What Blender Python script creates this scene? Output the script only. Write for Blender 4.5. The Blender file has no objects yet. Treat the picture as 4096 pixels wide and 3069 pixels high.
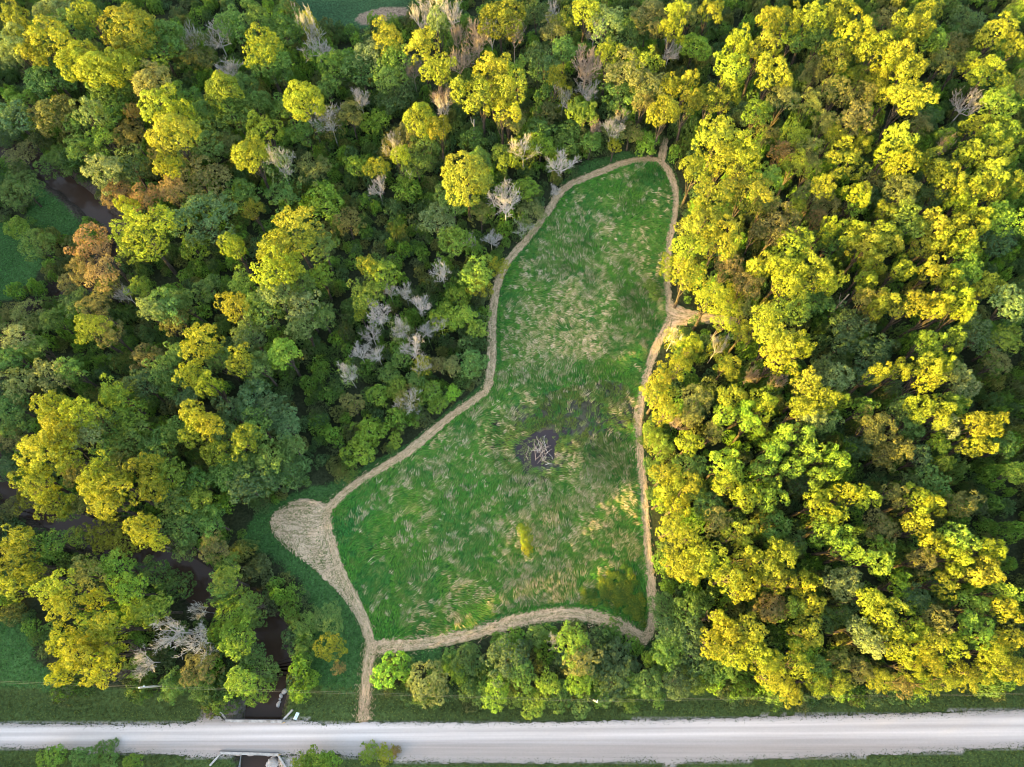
import bpy, math, random, zlib
import numpy as np
from mathutils import Vector, Matrix

# ------------------------------------------------------------------ camera, sky, sun, exposure
SC = bpy.context.scene
TILT = math.radians(21.5); HCAM = 120.0; FPX = 2740.0
cam_data = bpy.data.cameras.new('camera'); cam = bpy.data.objects.new('camera', cam_data)
SC.collection.objects.link(cam); SC.camera = cam
cam.location = (0, 0, HCAM); cam.rotation_euler = (TILT, 0, 0)
cam_data.sensor_width = 36.0; cam_data.lens = 36.0 * FPX / 4096.0
cam_data.clip_start = 1.0; cam_data.clip_end = 9000.0

SUN_EL = math.radians(9.5)
SUN_AZ = math.radians(202.0)      # direction TOWARDS the sun, counter-clockwise from +X (west-south-west)
world = bpy.data.worlds.new('World'); SC.world = world; world.use_nodes = True
wn = world.node_tree.nodes; wl = world.node_tree.links; wn.clear()
sky = wn.new('ShaderNodeTexSky'); sky.sky_type = 'NISHITA'; sky.sun_disc = False
sky.sun_elevation = SUN_EL; sky.sun_rotation = math.pi / 2 - SUN_AZ
sky.altitude = 200; sky.air_density = 1.0; sky.dust_density = 1.6; sky.ozone_density = 1.0
bg = wn.new('ShaderNodeBackground'); bg.inputs['Strength'].default_value = 0.15
wo = wn.new('ShaderNodeOutputWorld'); wb = wn.new('ShaderNodeMix'); wb.data_type = 'RGBA'; wb.blend_type = 'MULTIPLY'; wb.inputs[0].default_value = 1.0
wb.inputs[7].default_value = (1.20, 0.985, 0.84, 1)      # the photograph's white balance
wl.new(sky.outputs[0], wb.inputs[6]); wl.new(wb.outputs[2], bg.inputs[0]); wl.new(bg.outputs[0], wo.inputs[0])
sun_data = bpy.data.lights.new('sun', 'SUN'); sun_data.energy = 3.3; sun_data.angle = math.radians(0.6)
sun_data.color = (1.0, 0.665, 0.09)
sun = bpy.data.objects.new('sun', sun_data); SC.collection.objects.link(sun)
sdir = Vector((math.cos(SUN_EL) * math.cos(SUN_AZ), math.cos(SUN_EL) * math.sin(SUN_AZ), math.sin(SUN_EL)))
sun.rotation_euler = sdir.to_track_quat('Z', 'Y').to_euler()
vs = SC.view_settings; vs.view_transform = 'Standard'; vs.look = 'None'; vs.gamma = 1.0; vs.use_curve_mapping = False
vs.exposure = 3.35
SC.render.engine = 'CYCLES'
cy = SC.cycles; cy.filter_width = 1.05; cy.use_denoising = True; cy.denoiser = 'OPENIMAGEDENOISE'; cy.denoising_input_passes = 'RGB_ALBEDO_NORMAL'; cy.denoising_prefilter = 'ACCURATE'; cy.max_bounces = 5; cy.diffuse_bounces = 3; cy.glossy_bounces = 2; cy.transmission_bounces = 3
cy.transparent_max_bounces = 4; cy.use_adaptive_sampling = True

# ------------------------------------------------------------------ helpers
COL = SC.collection
CT, ST = math.cos(TILT), math.sin(TILT)
def at(px, py, z=0.0):
    """photo pixel (4096 wide) -> world point at height z"""
    xc = (px - 2048.0) / FPX; yc = (1534.5 - py) / FPX
    d = np.array([xc, ST + yc * CT, -CT + yc * ST])
    t = (z - HCAM) / d[2]
    return float(d[0] * t), float(d[1] * t)
def depth(x, y, z): return y * ST - (z - HCAM) * CT
def px_of(x, y, z):
    yu = y * CT + (z - HCAM) * ST; dp = depth(x, y, z)
    return 2048 + FPX * x / dp, 1534.5 - FPX * yu / dp
OV = 4096.0 / 2211.0
def ov(pts, z=0.0): return np.array([at(a * OV, b * OV, z) for a, b in pts])

def hash2(ix, iy, seed):
    n = (ix.astype(np.int64) * 374761393 + iy.astype(np.int64) * 668265263 + seed * 974634777) & 0x7fffffff
    n = (n ^ (n >> 13)) * 1274126177 & 0x7fffffff
    return ((n ^ (n >> 16)) & 0xffff) / 65535.0
def noise(x, y, s, seed=0, oct=1):
    x = np.asarray(x, float) / s; y = np.asarray(y, float) / s
    tot = 0; amp = 1.0; nrm = 0
    for o in range(oct):
        ix = np.floor(x); iy = np.floor(y); fx = x - ix; fy = y - iy
        fx = fx * fx * (3 - 2 * fx); fy = fy * fy * (3 - 2 * fy)
        a = hash2(ix, iy, seed + o); b = hash2(ix + 1, iy, seed + o)
        c = hash2(ix, iy + 1, seed + o); d = hash2(ix + 1, iy + 1, seed + o)
        tot = tot + amp * ((a * (1 - fx) + b * fx) * (1 - fy) + (c * (1 - fx) + d * fx) * fy)
        nrm += amp; amp *= 0.5; x = x * 2.03 + 7.1; y = y * 2.03 + 3.7
    return tot / nrm
def inpoly(x, y, poly):
    x = np.asarray(x); y = np.asarray(y); r = np.zeros(x.shape, bool)
    n = len(poly)
    for i in range(n):
        x1, y1 = poly[i]; x2, y2 = poly[(i + 1) % n]
        if y1 == y2: continue
        c = ((y1 > y) != (y2 > y)) & (x < (x2 - x1) * (y - y1) / (y2 - y1) + x1)
        r ^= c
    return r
def dline(x, y, pl):
    """distance to polyline, and direction of nearest segment"""
    x = np.asarray(x, float); y = np.asarray(y, float)
    best = np.full(x.shape, 1e9); ang = np.zeros(x.shape)
    for (x1, y1), (x2, y2) in zip(pl[:-1], pl[1:]):
        dx, dy = x2 - x1, y2 - y1; L = dx * dx + dy * dy + 1e-9
        t = np.clip(((x - x1) * dx + (y - y1) * dy) / L, 0, 1)
        d = np.hypot(x - x1 - t * dx, y - y1 - t * dy)
        m = d < best; best[m] = d[m]; ang[m] = math.atan2(dy, dx)
    return best, ang
def smooth(pts, n=6, closed=False):
    """Catmull-Rom"""
    p = [tuple(q) for q in pts]
    p = ([p[-1]] + p + [p[0], p[1]]) if closed else ([p[0]] + p + [p[-1]])
    out = []
    for i in range(1, len(p) - 2):
        a, b, c, d = [np.array(p[i + k - 1], float) for k in range(4)]
        for k in range(n):
            t = k / n
            out.append(0.5 * ((2 * b) + (-a + c) * t + (2 * a - 5 * b + 4 * c - d) * t * t + (-a + 3 * b - 3 * c + d) * t ** 3))
    if not closed: out.append(np.array(p[-2], float))
    return np.array(out)
def sstep(a, b, x):
    t = np.clip((x - a) / (b - a), 0, 1); return t * t * (3 - 2 * t)

def np_mesh(name, V, F, mat=None, col=None, smoothed=False, fattr=None):
    """V (n,3); F (m,k) constant k; col (n,3) point colours; fattr dict name->(m,) floats"""
    me = bpy.data.meshes.new(name)
    V = np.ascontiguousarray(V, np.float32); F = np.ascontiguousarray(F, np.int32); m, k = F.shape
    me.vertices.add(len(V)); me.vertices.foreach_set('co', V.ravel())
    me.loops.add(m * k); me.loops.foreach_set('vertex_index', F.ravel())
    me.polygons.add(m); me.polygons.foreach_set('loop_start', np.arange(0, m * k, k, dtype=np.int32))
    if smoothed: me.polygons.foreach_set('use_smooth', np.ones(m, bool))
    if col is not None:
        a = me.color_attributes.new('col', 'FLOAT_COLOR', 'POINT')
        c4 = np.ones((len(V), 4), np.float32); c4[:, :3] = col; a.data.foreach_set('color', c4.ravel())
    if fattr:
        for kx, v in fattr.items():
            a = me.attributes.new(kx, 'FLOAT', 'FACE'); a.data.foreach_set('value', np.asarray(v, np.float32))
    me.update(calc_edges=True)
    if mat: me.materials.append(mat)
    return me
def link(name, data, parent=None, kind=None, loc=None):
    o = bpy.data.objects.new(name, data); COL.objects.link(o)
    if parent: o.parent = parent
    if kind: o['kind'] = kind
    if loc is not None: o.location = loc
    return o
def tag(o, label, cat, group=None):
    o['label'] = label; o['category'] = cat
    if group: o['group'] = group
    return o

# tiny solid builder: boxes, tubes
class MB:
    def __init__(s): s.v = []; s.f = []
    def box(s, c, size, rz=0.0, taper=1.0):
        cx, cy_, cz = c; a, b, h = size[0] / 2, size[1] / 2, size[2] / 2; n = len(s.v)
        for k, (sx, sy, sz) in enumerate([(-1, -1, -1), (1, -1, -1), (1, 1, -1), (-1, 1, -1), (-1, -1, 1), (1, -1, 1), (1, 1, 1), (-1, 1, 1)]):
            t = taper if sz > 0 else 1
            x, y = sx * a * t, sy * b * t
            s.v.append((cx + x * math.cos(rz) - y * math.sin(rz), cy_ + x * math.sin(rz) + y * math.cos(rz), cz + sz * h))
        s.f += [tuple(n + i for i in q) for q in [(0, 3, 2, 1), (4, 5, 6, 7), (0, 1, 5, 4), (1, 2, 6, 5), (2, 3, 7, 6), (3, 0, 4, 7)]]
        return s
    def tube(s, pts, radii, n=6):
        base = len(s.v); P = [Vector(p) for p in pts]
        for i, p in enumerate(P):
            d = (P[min(i + 1, len(P) - 1)] - P[max(i - 1, 0)]); d.normalize()
            u = d.cross(Vector((0.3, 0.2, 1) if abs(d.z) < .9 else (1, 0, 0))); u.normalize(); w = d.cross(u)
            for k in range(n):
                a = 2 * math.pi * k / n
                s.v.append(tuple(p + (u * math.cos(a) + w * math.sin(a)) * radii[i]))
        for i in range(len(P) - 1):
            for k in range(n):
                a = base + i * n + k; b = base + i * n + (k + 1) % n
                s.f.append((a, b, b + n, a + n))
        s.f.append(tuple(base + k for k in range(n))[::-1]); s.f.append(tuple(base + (len(P) - 1) * n + k for k in range(n)))
        return s
    def mesh(s, name, mat):
        me = bpy.data.meshes.new(name); me.from_pydata(s.v, [], s.f); me.materials.append(mat); return me
    def build(s, name, mat, parent=None, kind=None): return link(name, s.mesh(name, mat), parent, kind)

# ------------------------------------------------------------------ materials
def mat(name):
    m = bpy.data.materials.new(name); m.use_nodes = True; n = m.node_tree.nodes; n.clear()
    out = n.new('ShaderNodeOutputMaterial'); return m, n, m.node_tree.links, out
def rgb_noise_mat(name, c1, c2, scale=3.0, detail=6, rough=0.9, spec=0.2, bump=0.0, c3=None, scale2=None):
    m, n, l, out = mat(name)
    b = n.new('ShaderNodeBsdfPrincipled'); b.inputs['Roughness'].default_value = rough
    b.inputs['Specular IOR Level'].default_value = spec
    geo = n.new('ShaderNodeNewGeometry'); t = n.new('ShaderNodeTexNoise')
    t.inputs['Scale'].default_value = scale; t.inputs['Detail'].default_value = detail
    l.new(geo.outputs['Position'], t.inputs['Vector'])
    mx = n.new('ShaderNodeMix'); mx.data_type = 'RGBA'; mx.inputs[6].default_value = (*c1, 1); mx.inputs[7].default_value = (*c2, 1)
    r = n.new('ShaderNodeMapRange'); r.inputs[1].default_value = .35; r.inputs[2].default_value = .65
    l.new(t.outputs[0], r.inputs[0]); l.new(r.outputs[0], mx.inputs[0]); res = mx.outputs[2]
    if c3:
        t2 = n.new('ShaderNodeTexNoise'); t2.inputs['Scale'].default_value = scale2; t2.inputs['Detail'].default_value = 4
        l.new(geo.outputs['Position'], t2.inputs['Vector'])
        r2 = n.new('ShaderNodeMapRange'); r2.inputs[1].default_value = .5; r2.inputs[2].default_value = .7
        l.new(t2.outputs[0], r2.inputs[0]); m2 = n.new('ShaderNodeMix'); m2.data_type = 'RGBA'; m2.inputs[7].default_value = (*c3, 1)
        l.new(r2.outputs[0], m2.inputs[0]); l.new(res, m2.inputs[6]); res = m2.outputs[2]
    l.new(res, b.inputs['Base Color'])
    if bump:
        bp = n.new('ShaderNodeBump'); bp.inputs['Strength'].default_value = bump; bp.inputs['Distance'].default_value = .05
        l.new(t.outputs[0], bp.inputs['Height']); l.new(bp.outputs[0], b.inputs['Normal'])
    l.new(b.outputs[0], out.inputs[0]); return m

def leaf_mat(name, use_random=False, trans=0.28):
    m, n, l, out = mat(name)
    oi = n.new('ShaderNodeObjectInfo')
    ta = n.new('ShaderNodeAttribute'); ta.attribute_name = 'tint'
    wa = n.new('ShaderNodeAttribute'); wa.attribute_name = 'warm'
    if use_random:
        cr = n.new('ShaderNodeValToRGB'); l.new(oi.outputs['Random'], cr.inputs[0]); cr.color_ramp.interpolation = 'CONSTANT'
        pal = use_random; cr.color_ramp.elements[0].color = (*pal[0], 1); cr.color_ramp.elements[0].position = 0
        cr.color_ramp.elements[1].color = (*pal[1], 1); cr.color_ramp.elements[1].position = 1 / len(pal)
        for i in range(2, len(pal)):
            e = cr.color_ramp.elements.new(i / len(pal)); e.color = (*pal[i], 1)
        base = cr.outputs[0]
    else: base = oi.outputs['Color']
    # hue drift per lobe
    hs = n.new('ShaderNodeHueSaturation'); hs.inputs['Saturation'].default_value = 1.0
    mh = n.new('ShaderNodeMapRange'); mh.inputs[3].default_value = 0.515; mh.inputs[4].default_value = 0.470
    l.new(wa.outputs['Fac'], mh.inputs[0]); l.new(mh.outputs[0], hs.inputs['Hue'])
    mv = n.new('ShaderNodeMapRange'); mv.inputs[3].default_value = 0.5; mv.inputs[4].default_value = 1.9
    l.new(ta.outputs['Fac'], mv.inputs[0]); l.new(mv.outputs[0], hs.inputs['Value']); l.new(base, hs.inputs['Color'])
    d = n.new('ShaderNodeBsdfDiffuse'); t = n.new('ShaderNodeBsdfTranslucent'); g = n.new('ShaderNodeBsdfGlossy')
    g.inputs['Roughness'].default_value = .5; g.inputs['Color'].default_value = (.8, .9, .8, 1)
    l.new(hs.outputs[0], d.inputs[0])
    tc = n.new('ShaderNodeMix'); tc.data_type = 'RGBA'; tc.blend_type = 'MULTIPLY'; tc.inputs[0].default_value = 1
    tc.inputs[7].default_value = (1.5, 1.4, .5, 1); l.new(hs.outputs[0], tc.inputs[6]); l.new(tc.outputs[2], t.inputs[0])
    a = n.new('ShaderNodeMixShader'); a.inputs[0].default_value = trans; l.new(d.outputs[0], a.inputs[1]); l.new(t.outputs[0], a.inputs[2])
    b = n.new('ShaderNodeMixShader'); b.inputs[0].default_value = .018; l.new(a.outputs[0], b.inputs[1]); l.new(g.outputs[0], b.inputs[2])
    l.new(b.outputs[0], out.inputs[0]); return m
def stroke_mat(name, trans=0.25):
    m, n, l, out = mat(name)
    ca = n.new('ShaderNodeAttribute'); ca.attribute_name = 'col'
    d = n.new('ShaderNodeBsdfDiffuse'); t = n.new('ShaderNodeBsdfTranslucent')
    l.new(ca.outputs['Color'], d.inputs[0]); l.new(ca.outputs['Color'], t.inputs[0])
    a = n.new('ShaderNodeMixShader'); a.inputs[0].default_value = trans; l.new(d.outputs[0], a.inputs[1]); l.new(t.outputs[0], a.inputs[2])
    l.new(a.outputs[0], out.inputs[0]); return m
M_LEAF = leaf_mat('foliage')
M_STROKE = stroke_mat('grass_blades')
M_BARK = rgb_noise_mat('bark', (.035, .030, .024), (.075, .065, .052), 2.0, 5)
M_DEAD = rgb_noise_mat('weathered_wood', (.34, .325, .30), (.50, .48, .45), 3.0, 4)
M_DEADB = rgb_noise_mat('brown_dead_wood', (.26, .205, .16), (.40, .33, .265), 3.0, 4)
M_CONC = rgb_noise_mat('concrete', (.30, .30, .29), (.42, .42, .40), 2.5, 8, bump=.2, c3=(.2, .19, .17), scale2=.9)
M_STEEL = rgb_noise_mat('dark_steel', (.035, .04, .05), (.06, .065, .075), 4, 4, rough=.5, spec=.5)
M_WOOD = rgb_noise_mat('pole_wood', (.26, .25, .23), (.36, .35, .33), 5, 6)
M_ROCK = rgb_noise_mat('limestone', (.34, .33, .31), (.48, .46, .43), 3, 6, bump=.3)
M_YEL = rgb_noise_mat('yellow_paint', (.55, .33, .02), (.65, .40, .03), 5, 3, rough=.5)
M_WHITE = rgb_noise_mat('white_enamel', (.62, .70, .74), (.70, .78, .82), 8, 2, rough=.4)
M_TEAL = rgb_noise_mat('teal_enamel', (.05, .25, .28), (.07, .3, .33), 8, 2, rough=.4)
# ------------------------------------------------------------------ layout lines, all on the ground, metres
PATHS = {}   # name -> (centre line, half widths)
loop_pts = [(803,1394),(790,1350),(762,1290),(737,1240),(716,1170),(706,1120),(716,1093),(760,1052),(820,1015),(870,985),(930,935),(985,892),(1035,857),(1054,836),(1062,780),(1062,720),(1066,660),(1076,610),(1100,560),(1140,515),(1180,462),(1205,422),(1235,397),(1280,378),(1330,357),(1375,346),(1418,347),(1445,373),(1457,420),(1452,480),(1441,540),(1438,600),(1442,660),(1440,700),(1418,745),(1397,800),(1382,870),(1376,930),(1382,1000),(1389,1080),(1393,1150),(1400,1220),(1407,1290),(1407,1345),(1395,1376)]
south_pts = [(1398,1380),(1366,1366),(1330,1346),(1285,1331),(1220,1325),(1150,1332),(1080,1349),(1000,1370),(920,1385),(860,1393),(803,1398)]
exit_pts = [(803,1394),(797,1425),(790,1480),(785,1540),(787,1556)]
spur_e = [(1440,664),(1462,674),(1490,682),(1530,688),(1560,690),(1600,694)]
spur_n = [(1428,348),(1432,322),(1436,296)]
LOOP = smooth(ov(loop_pts)); SOUTH = smooth(ov(south_pts)); EXITP = smooth(ov(exit_pts)); SPE = smooth(ov(spur_e)); SPN = smooth(ov(spur_n))
MEADOW = np.vstack([LOOP, SOUTH[1:-1]])
PAD = smooth(ov([(584,1132),(592,1106),(614,1090),(636,1079),(668,1078),(700,1086),(716,1096),(712,1140),(724,1198),(744,1246),(770,1306),(790,1350),(800,1400),(787,1385),(770,1340),(745,1302),(718,1270),(690,1245),(660,1215),(622,1185),(596,1158)]), 4, True)
TRIE = smooth(ov([(1405,650),(1440,640),(1470,660),(1500,676),(1545,686),(1500,697),(1462,706),(1432,730),(1405,720),(1428,690)]), 4, True)
CREEK1 = smooth(ov([(-140,300),(40,335),(105,372),(150,405),(195,442),(235,478),(262,510),(230,570),(120,640),(20,740),(-40,850),(-50,960),(-5,1035),(60,1085),(125,1115),(230,1165),(330,1205),(400,1240),(440,1272),(490,1300),(535,1325),(568,1362),(588,1410),(594,1450),(577,1488),(566,1525),(562,1556),(560,1600),(557,1640),(552,1680),(540,1720),(510,1800)]))
_n = len(CREEK1)
ROAD_N = ov([(-300,1562),(0,1564),(200,1566),(330,1567),(410,1563),(470,1545),(484,1557),(608,1558),(640,1556),(660,1557),(700,1567),(790,1563),(900,1561),(1050,1563),(1230,1560),(1400,1557),(1600,1551),(1850,1545),(2030,1541),(2211,1534),(2500,1520)])
ROAD_S = ov([(-300,1614),(0,1612),(120,1616),(230,1622),(330,1626),(460,1634),(490,1630),(600,1630),(640,1628),(720,1626),(830,1638),(960,1645),(1100,1646),(1300,1645),(1410,1640),(1440,1652),(1470,1645),(1700,1636),(1950,1626),(2211,1611),(2500,1595)])
BASIN = smooth(ov([(1105,968),(1128,948),(1150,936),(1176,930),(1198,930),(1200,950),(1196,972),(1192,996),(1178,1006),(1156,1006),(1140,1018),(1124,1012),(1112,992)]), 4, True)
MARSH = smooth(ov([(1050,935),(1090,890),(1150,860),(1240,835),(1330,825),(1370,860),(1365,930),(1320,980),(1250,1010),(1180,1045),(1110,1050),(1060,1000)]), 4, True)
SHRUBP = smooth(ov([(1255,1270),(1290,1245),(1330,1225),(1370,1230),(1392,1290),(1398,1340),(1392,1360),(1350,1335),(1310,1312),(1265,1300)]), 4, True)
FIELD = ov([(615,-60),(640,25),(700,60),(745,75),(830,48),(905,20),(930,-60)])
# the wood: everything outside these open areas
OPEN = [MEADOW, PAD,
  ov([(560,1100),(640,1062),(720,1040),(800,1000),(880,960),(950,900),(1030,840),(1050,800),(1062,850),(1000,900),(900,980),(800,1040),(730,1090),(800,1390),(815,1400),(830,1470),(815,1560),(690,1560),(660,1420),(690,1330),(640,1260),(530,1170),(530,1140)]),
  ov([(-400,1500),(0,1480),(300,1500),(450,1520),(640,1500),(800,1490),(1000,1525),(1300,1515),(1500,1500),(1700,1520),(2211,1490),(2600,1480),(2600,1900),(-400,1900)]),
  ov([(-200,1320),(30,1320),(80,1370),(85,1430),(170,1480),(0,1500),(-200,1500)]),
  ov([(60,390),(110,380),(190,450),(200,490),(130,520),(60,480)]),
  ov([(-100,470),(60,480),(90,560),(70,640),(-100,660)]),
  ov([(800,1390),(1000,1362),(1150,1325),(1280,1322),(1420,1400),(1380,1400),(1280,1350),(1150,1345),(960,1390),(960,1420),(800,1440)]),
  ov([(1210,400),(1260,350),(1340,330),(1440,330),(1470,400),(1465,520),(1445,560),(1440,660),(1560,680),(1560,700),(1460,700),(1400,800),(1385,900),(1390,1050),(1410,1200),(1425,1350),(1395,1400),(1380,1250),(1370,900),(1380,800),(1430,690),(1430,560),(1445,420),(1420,350),(1330,352),(1230,400)]),
  ov([(600,-200),(620,20),(700,60),(760,70),(880,40),(960,-200)])]
def is_open(x, y):
    r = np.zeros(np.shape(x), bool)
    for p in OPEN: r |= inpoly(x, y, p)
    return r
def near_path(x, y, d=1.4):
    r = np.zeros(np.shape(x), bool)
    for pl in (LOOP, SOUTH, EXITP, SPE, SPN): r |= dline(x, y, pl)[0] < d
    return r
ROADC = (ROAD_N[:, 1].mean() + ROAD_S[:, 1].mean()) / 2
def road_mask(x, y, e=0.0):
    yn = np.interp(x, ROAD_N[:, 0], ROAD_N[:, 1]); ys = np.interp(x, ROAD_S[:, 0], ROAD_S[:, 1])
    return (y < yn + e) & (y > ys - e)
def ground_z(x, y):
    x = np.asarray(x, float); y = np.asarray(y, float)
    z = (noise(x, y, 14, 5, 3) - .5) * .7 + (noise(x, y, 2.2, 9, 2) - .5) * .12
    yn = np.interp(x, ROAD_N[:, 0], ROAD_N[:, 1]); ys = np.interp(x, ROAD_S[:, 0], ROAD_S[:, 1])
    dr = np.maximum(np.maximum(y - yn, ys - y), 0)          # distance outside road
    k = sstep(6.0, 0.4, dr); z = z * (1 - k) + (-0.04) * k
    ditch = np.exp(-((dr - 3.2) / 1.3) ** 2) * .45; z = z - ditch
    kp = np.zeros_like(z)
    for pl in (LOOP, SOUTH, EXITP): kp = np.maximum(kp, sstep(2.6, 1.2, dline(x, y, pl)[0]))
    z = z - kp * .06
    b = inpoly(x, y, MARSH); mz = -.13 + (noise(x, y, 2.4, 31, 4) - .5) * .75
    z = np.where(b, np.minimum(z, mz), z)
    b = inpoly(x, y, BASIN); z = np.where(b, np.minimum(z, -.42 + (noise(x, y, 1.7, 33, 2) - .5) * .25), z)
    dc, _ = dline(x, y, CREEK1)
    wv = (noise(x, y, 4, 61, 2) - .5) * 1.3
    up = np.clip((y - 10) / 25, 0, 1); c = sstep(4.2 - 1.0 * up, 2.0 - 1.0 * up, dc + wv); z = z * (1 - c) - 2.6 * c
    return z

# ground: one sheet to the horizon, fine where the camera looks
gx = np.concatenate([-np.geomspace(6000, 175, 14), np.arange(-165, 165.1, .66), np.geomspace(175, 6000, 14)])
gy = np.concatenate([-np.geomspace(6000, 40, 14), np.arange(-34, 172, .62), np.geomspace(182, 6000, 14)])
X, Y = np.meshgrid(gx, gy); Xf, Yf = X.ravel(), Y.ravel()
Z = ground_z(Xf, Yf)
far = (np.abs(Xf) > 166) | (Yf < -35) | (Yf > 173); Z[far & (np.hypot(Xf, Yf) > 700)] = 0
nx, ny = len(gx), len(gy)
idx = np.arange(nx * ny).reshape(ny, nx)
Fq = np.stack([idx[:-1, :-1], idx[:-1, 1:], idx[1:, 1:], idx[1:, :-1]], -1).reshape(-1, 4)
wob = (noise(Xf, Yf, 3, 71, 3) - .5) * 3
opn = is_open(Xf + wob, Yf + wob * .7)
c_forest = np.array([.020, .026, .012]); c_grass = np.array([.036, .085, .024]); c_mead = np.array([.030, .095, .024])
c_verge = np.array([.040, .066, .020]); c_field = np.array([.022, .055, .024]); c_mud = np.array([.05, .042, .034])
nz = noise(Xf, Yf, 6, 77, 3)[:, None]
C = c_forest * (0.6 + .9 * nz)
C[opn] = (c_grass * (.65 + .7 * nz))[opn]
mm = inpoly(Xf, Yf, MEADOW); C[mm] = (c_mead * (.6 + .8 * nz))[mm]
dr = np.maximum(Yf - np.interp(Xf, ROAD_N[:, 0], ROAD_N[:, 1]), np.interp(Xf, ROAD_S[:, 0], ROAD_S[:, 1]) - Yf)
vm = (dr < 5.2 + wob) & (dr > 0); C[vm] = (c_verge * (.7 + .6 * nz))[vm]
vm = (dr < .2 + wob * .12); C[vm] = np.array([.28, .265, .25])
fm = inpoly(Xf, Yf, FIELD) | (Yf > 172) | ((Xf < -172)); C[fm] = (c_field * (.8 + .4 * nz))[fm]
soil = (((Xf - at(1560, 75)[0]) / 7.5) ** 2 + ((Yf - at(1560, 75)[1]) / 3.2) ** 2 + wob * .25) < 1; C[soil] = [.15, .12, .09]
mk = inpoly(Xf, Yf, MARSH); C[mk] = (np.array([.040, .046, .034]) * (.5 + nz))[mk]
dc, _ = dline(Xf, Yf, CREEK1); cm = dc + wob * .3 < 3.6; C[cm] = (c_mud * (.5 + nz))[cm]
rb = ((Xf - at(925, 2850)[0]) / 4.2) ** 2 + ((Yf - at(925, 2850)[1]) / 1.9) ** 2 + wob * .25 < 1; C[rb] = (np.array([.13, .115, .10]) * (.4 + nz * 1.2))[rb]
rb = ((Xf - at(1160, 3050)[0]) / 2.2) ** 2 + ((Yf - at(1160, 3050)[1]) / 2.0) ** 2 < 1; C[rb] = (np.array([.24, .22, .20]) * (.4 + nz * 1.2))[rb]
m, n_, l_, out = mat('ground_cover_soil')
b = n_.new('ShaderNodeBsdfPrincipled'); b.inputs['Roughness'].default_value = .95; b.inputs['Specular IOR Level'].default_value = .1
ca = n_.new('ShaderNodeAttribute'); ca.attribute_name = 'col'; geo = n_.new('ShaderNodeNewGeometry')
t = n_.new('ShaderNodeTexNoise'); t.inputs['Scale'].default_value = 2.3; t.inputs['Detail'].default_value = 8; t.inputs['Roughness'].default_value = .7
l_.new(geo.outputs['Position'], t.inputs['Vector'])
mr = n_.new('ShaderNodeMapRange'); mr.inputs[1].default_value = .3; mr.inputs[2].default_value = .7; mr.inputs[3].default_value = .35; mr.inputs[4].default_value = 1.8
l_.new(t.outputs[0], mr.inputs[0]); mu = n_.new('ShaderNodeVectorMath'); mu.operation = 'SCALE'
l_.new(ca.outputs['Color'], mu.inputs[0]); l_.new(mr.outputs[0], mu.inputs['Scale']); l_.new(mu.outputs[0], b.inputs['Base Color'])
bp = n_.new('ShaderNodeBump'); bp.inputs['Strength'].default_value = .6; bp.inputs['Distance'].default_value = .12
l_.new(t.outputs[0], bp.inputs['Height']); l_.new(bp.outputs[0], b.inputs['Normal']); l_.new(b.outputs[0], out.inputs[0])
ground = link('ground', np_mesh('ground', np.stack([Xf, Yf, Z], -1), Fq, m, C, True), kind='structure')

# water
def water_mat(name, col, rough):
    m, n, l, out = mat(name); b = n.new('ShaderNodeBsdfPrincipled'); b.inputs['Base Color'].default_value = (*col, 1)
    b.inputs['Roughness'].default_value = rough; b.inputs['IOR'].default_value = 1.25
    t = n.new('ShaderNodeTexNoise'); t.inputs['Scale'].default_value = .8; t.inputs['Detail'].default_value = 3
    geo = n.new('ShaderNodeNewGeometry'); l.new(geo.outputs['Position'], t.inputs['Vector'])
    bp = n.new('ShaderNodeBump'); bp.inputs['Strength'].default_value = .08; bp.inputs['Distance'].default_value = .1
    l.new(t.outputs[0], bp.inputs['Height']); l.new(bp.outputs[0], b.inputs['Normal']); l.new(b.outputs[0], out.inputs[0]); return m
def ribbon(name, line, hw, z, m, kind='structure', zf=None, seg_w=1, jitter=0, seed=0):
    rng = np.random.default_rng(seed); n = len(line)
    T = np.gradient(line, axis=0); T /= np.linalg.norm(T, axis=1)[:, None] + 1e-9; N = np.stack([-T[:, 1], T[:, 0]], 1)
    hw = np.broadcast_to(hw, (n,)).astype(float); ks = np.linspace(-1, 1, seg_w + 1)
    V = []; U = []
    arc = np.concatenate([[0], np.cumsum(np.hypot(*np.diff(line, axis=0).T))])
    for k in ks:
        j = (rng.random(n) - .5) * 2 * jitter * (abs(k) == 1)
        p = line + N * (k * hw + j)[:, None]
        zz = z if zf is None else zf(p[:, 0], p[:, 1]) + z
        V.append(np.stack([p[:, 0], p[:, 1], np.broadcast_to(zz, (n,))], -1)); U.append(np.stack([arc, np.full(n, k)], -1))
    V = np.concatenate(V); U = np.concatenate(U)
    F = []
    for s in range(len(ks) - 1):
        a = np.arange(n - 1) + s * n; F.append(np.stack([a + n, a, a + 1, a + n + 1][::-1], -1))
    me = np_mesh(name, V, np.concatenate(F), m, None, True)
    ua = me.attributes.new('run', 'FLOAT2', 'POINT'); ua.data.foreach_set('vector', U.astype(np.float32).ravel())
    return link(name, me, kind=kind)
M_CREEK = water_mat('creek_water', (.040, .026, .018), .12)
M_POND = water_mat('pond_water', (.030, .026, .030), .15)
ribbon('creek_water', CREEK1, 6.5, -1.55, M_CREEK)
pv = np.array(MARSH); pc = pv.mean(0)
V = [(pc[0], pc[1], -.235)] + [(a, b_, -.235) for a, b_ in pc + (pv - pc) * 1.02]
F = [(0, i + 1, (i + 1) % len(pv) + 1) for i in range(len(pv))]
me = bpy.data.meshes.new('pond_water'); me.from_pydata(V, [], F); me.materials.append(M_POND); link('pond_water', me, kind='structure')

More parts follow.
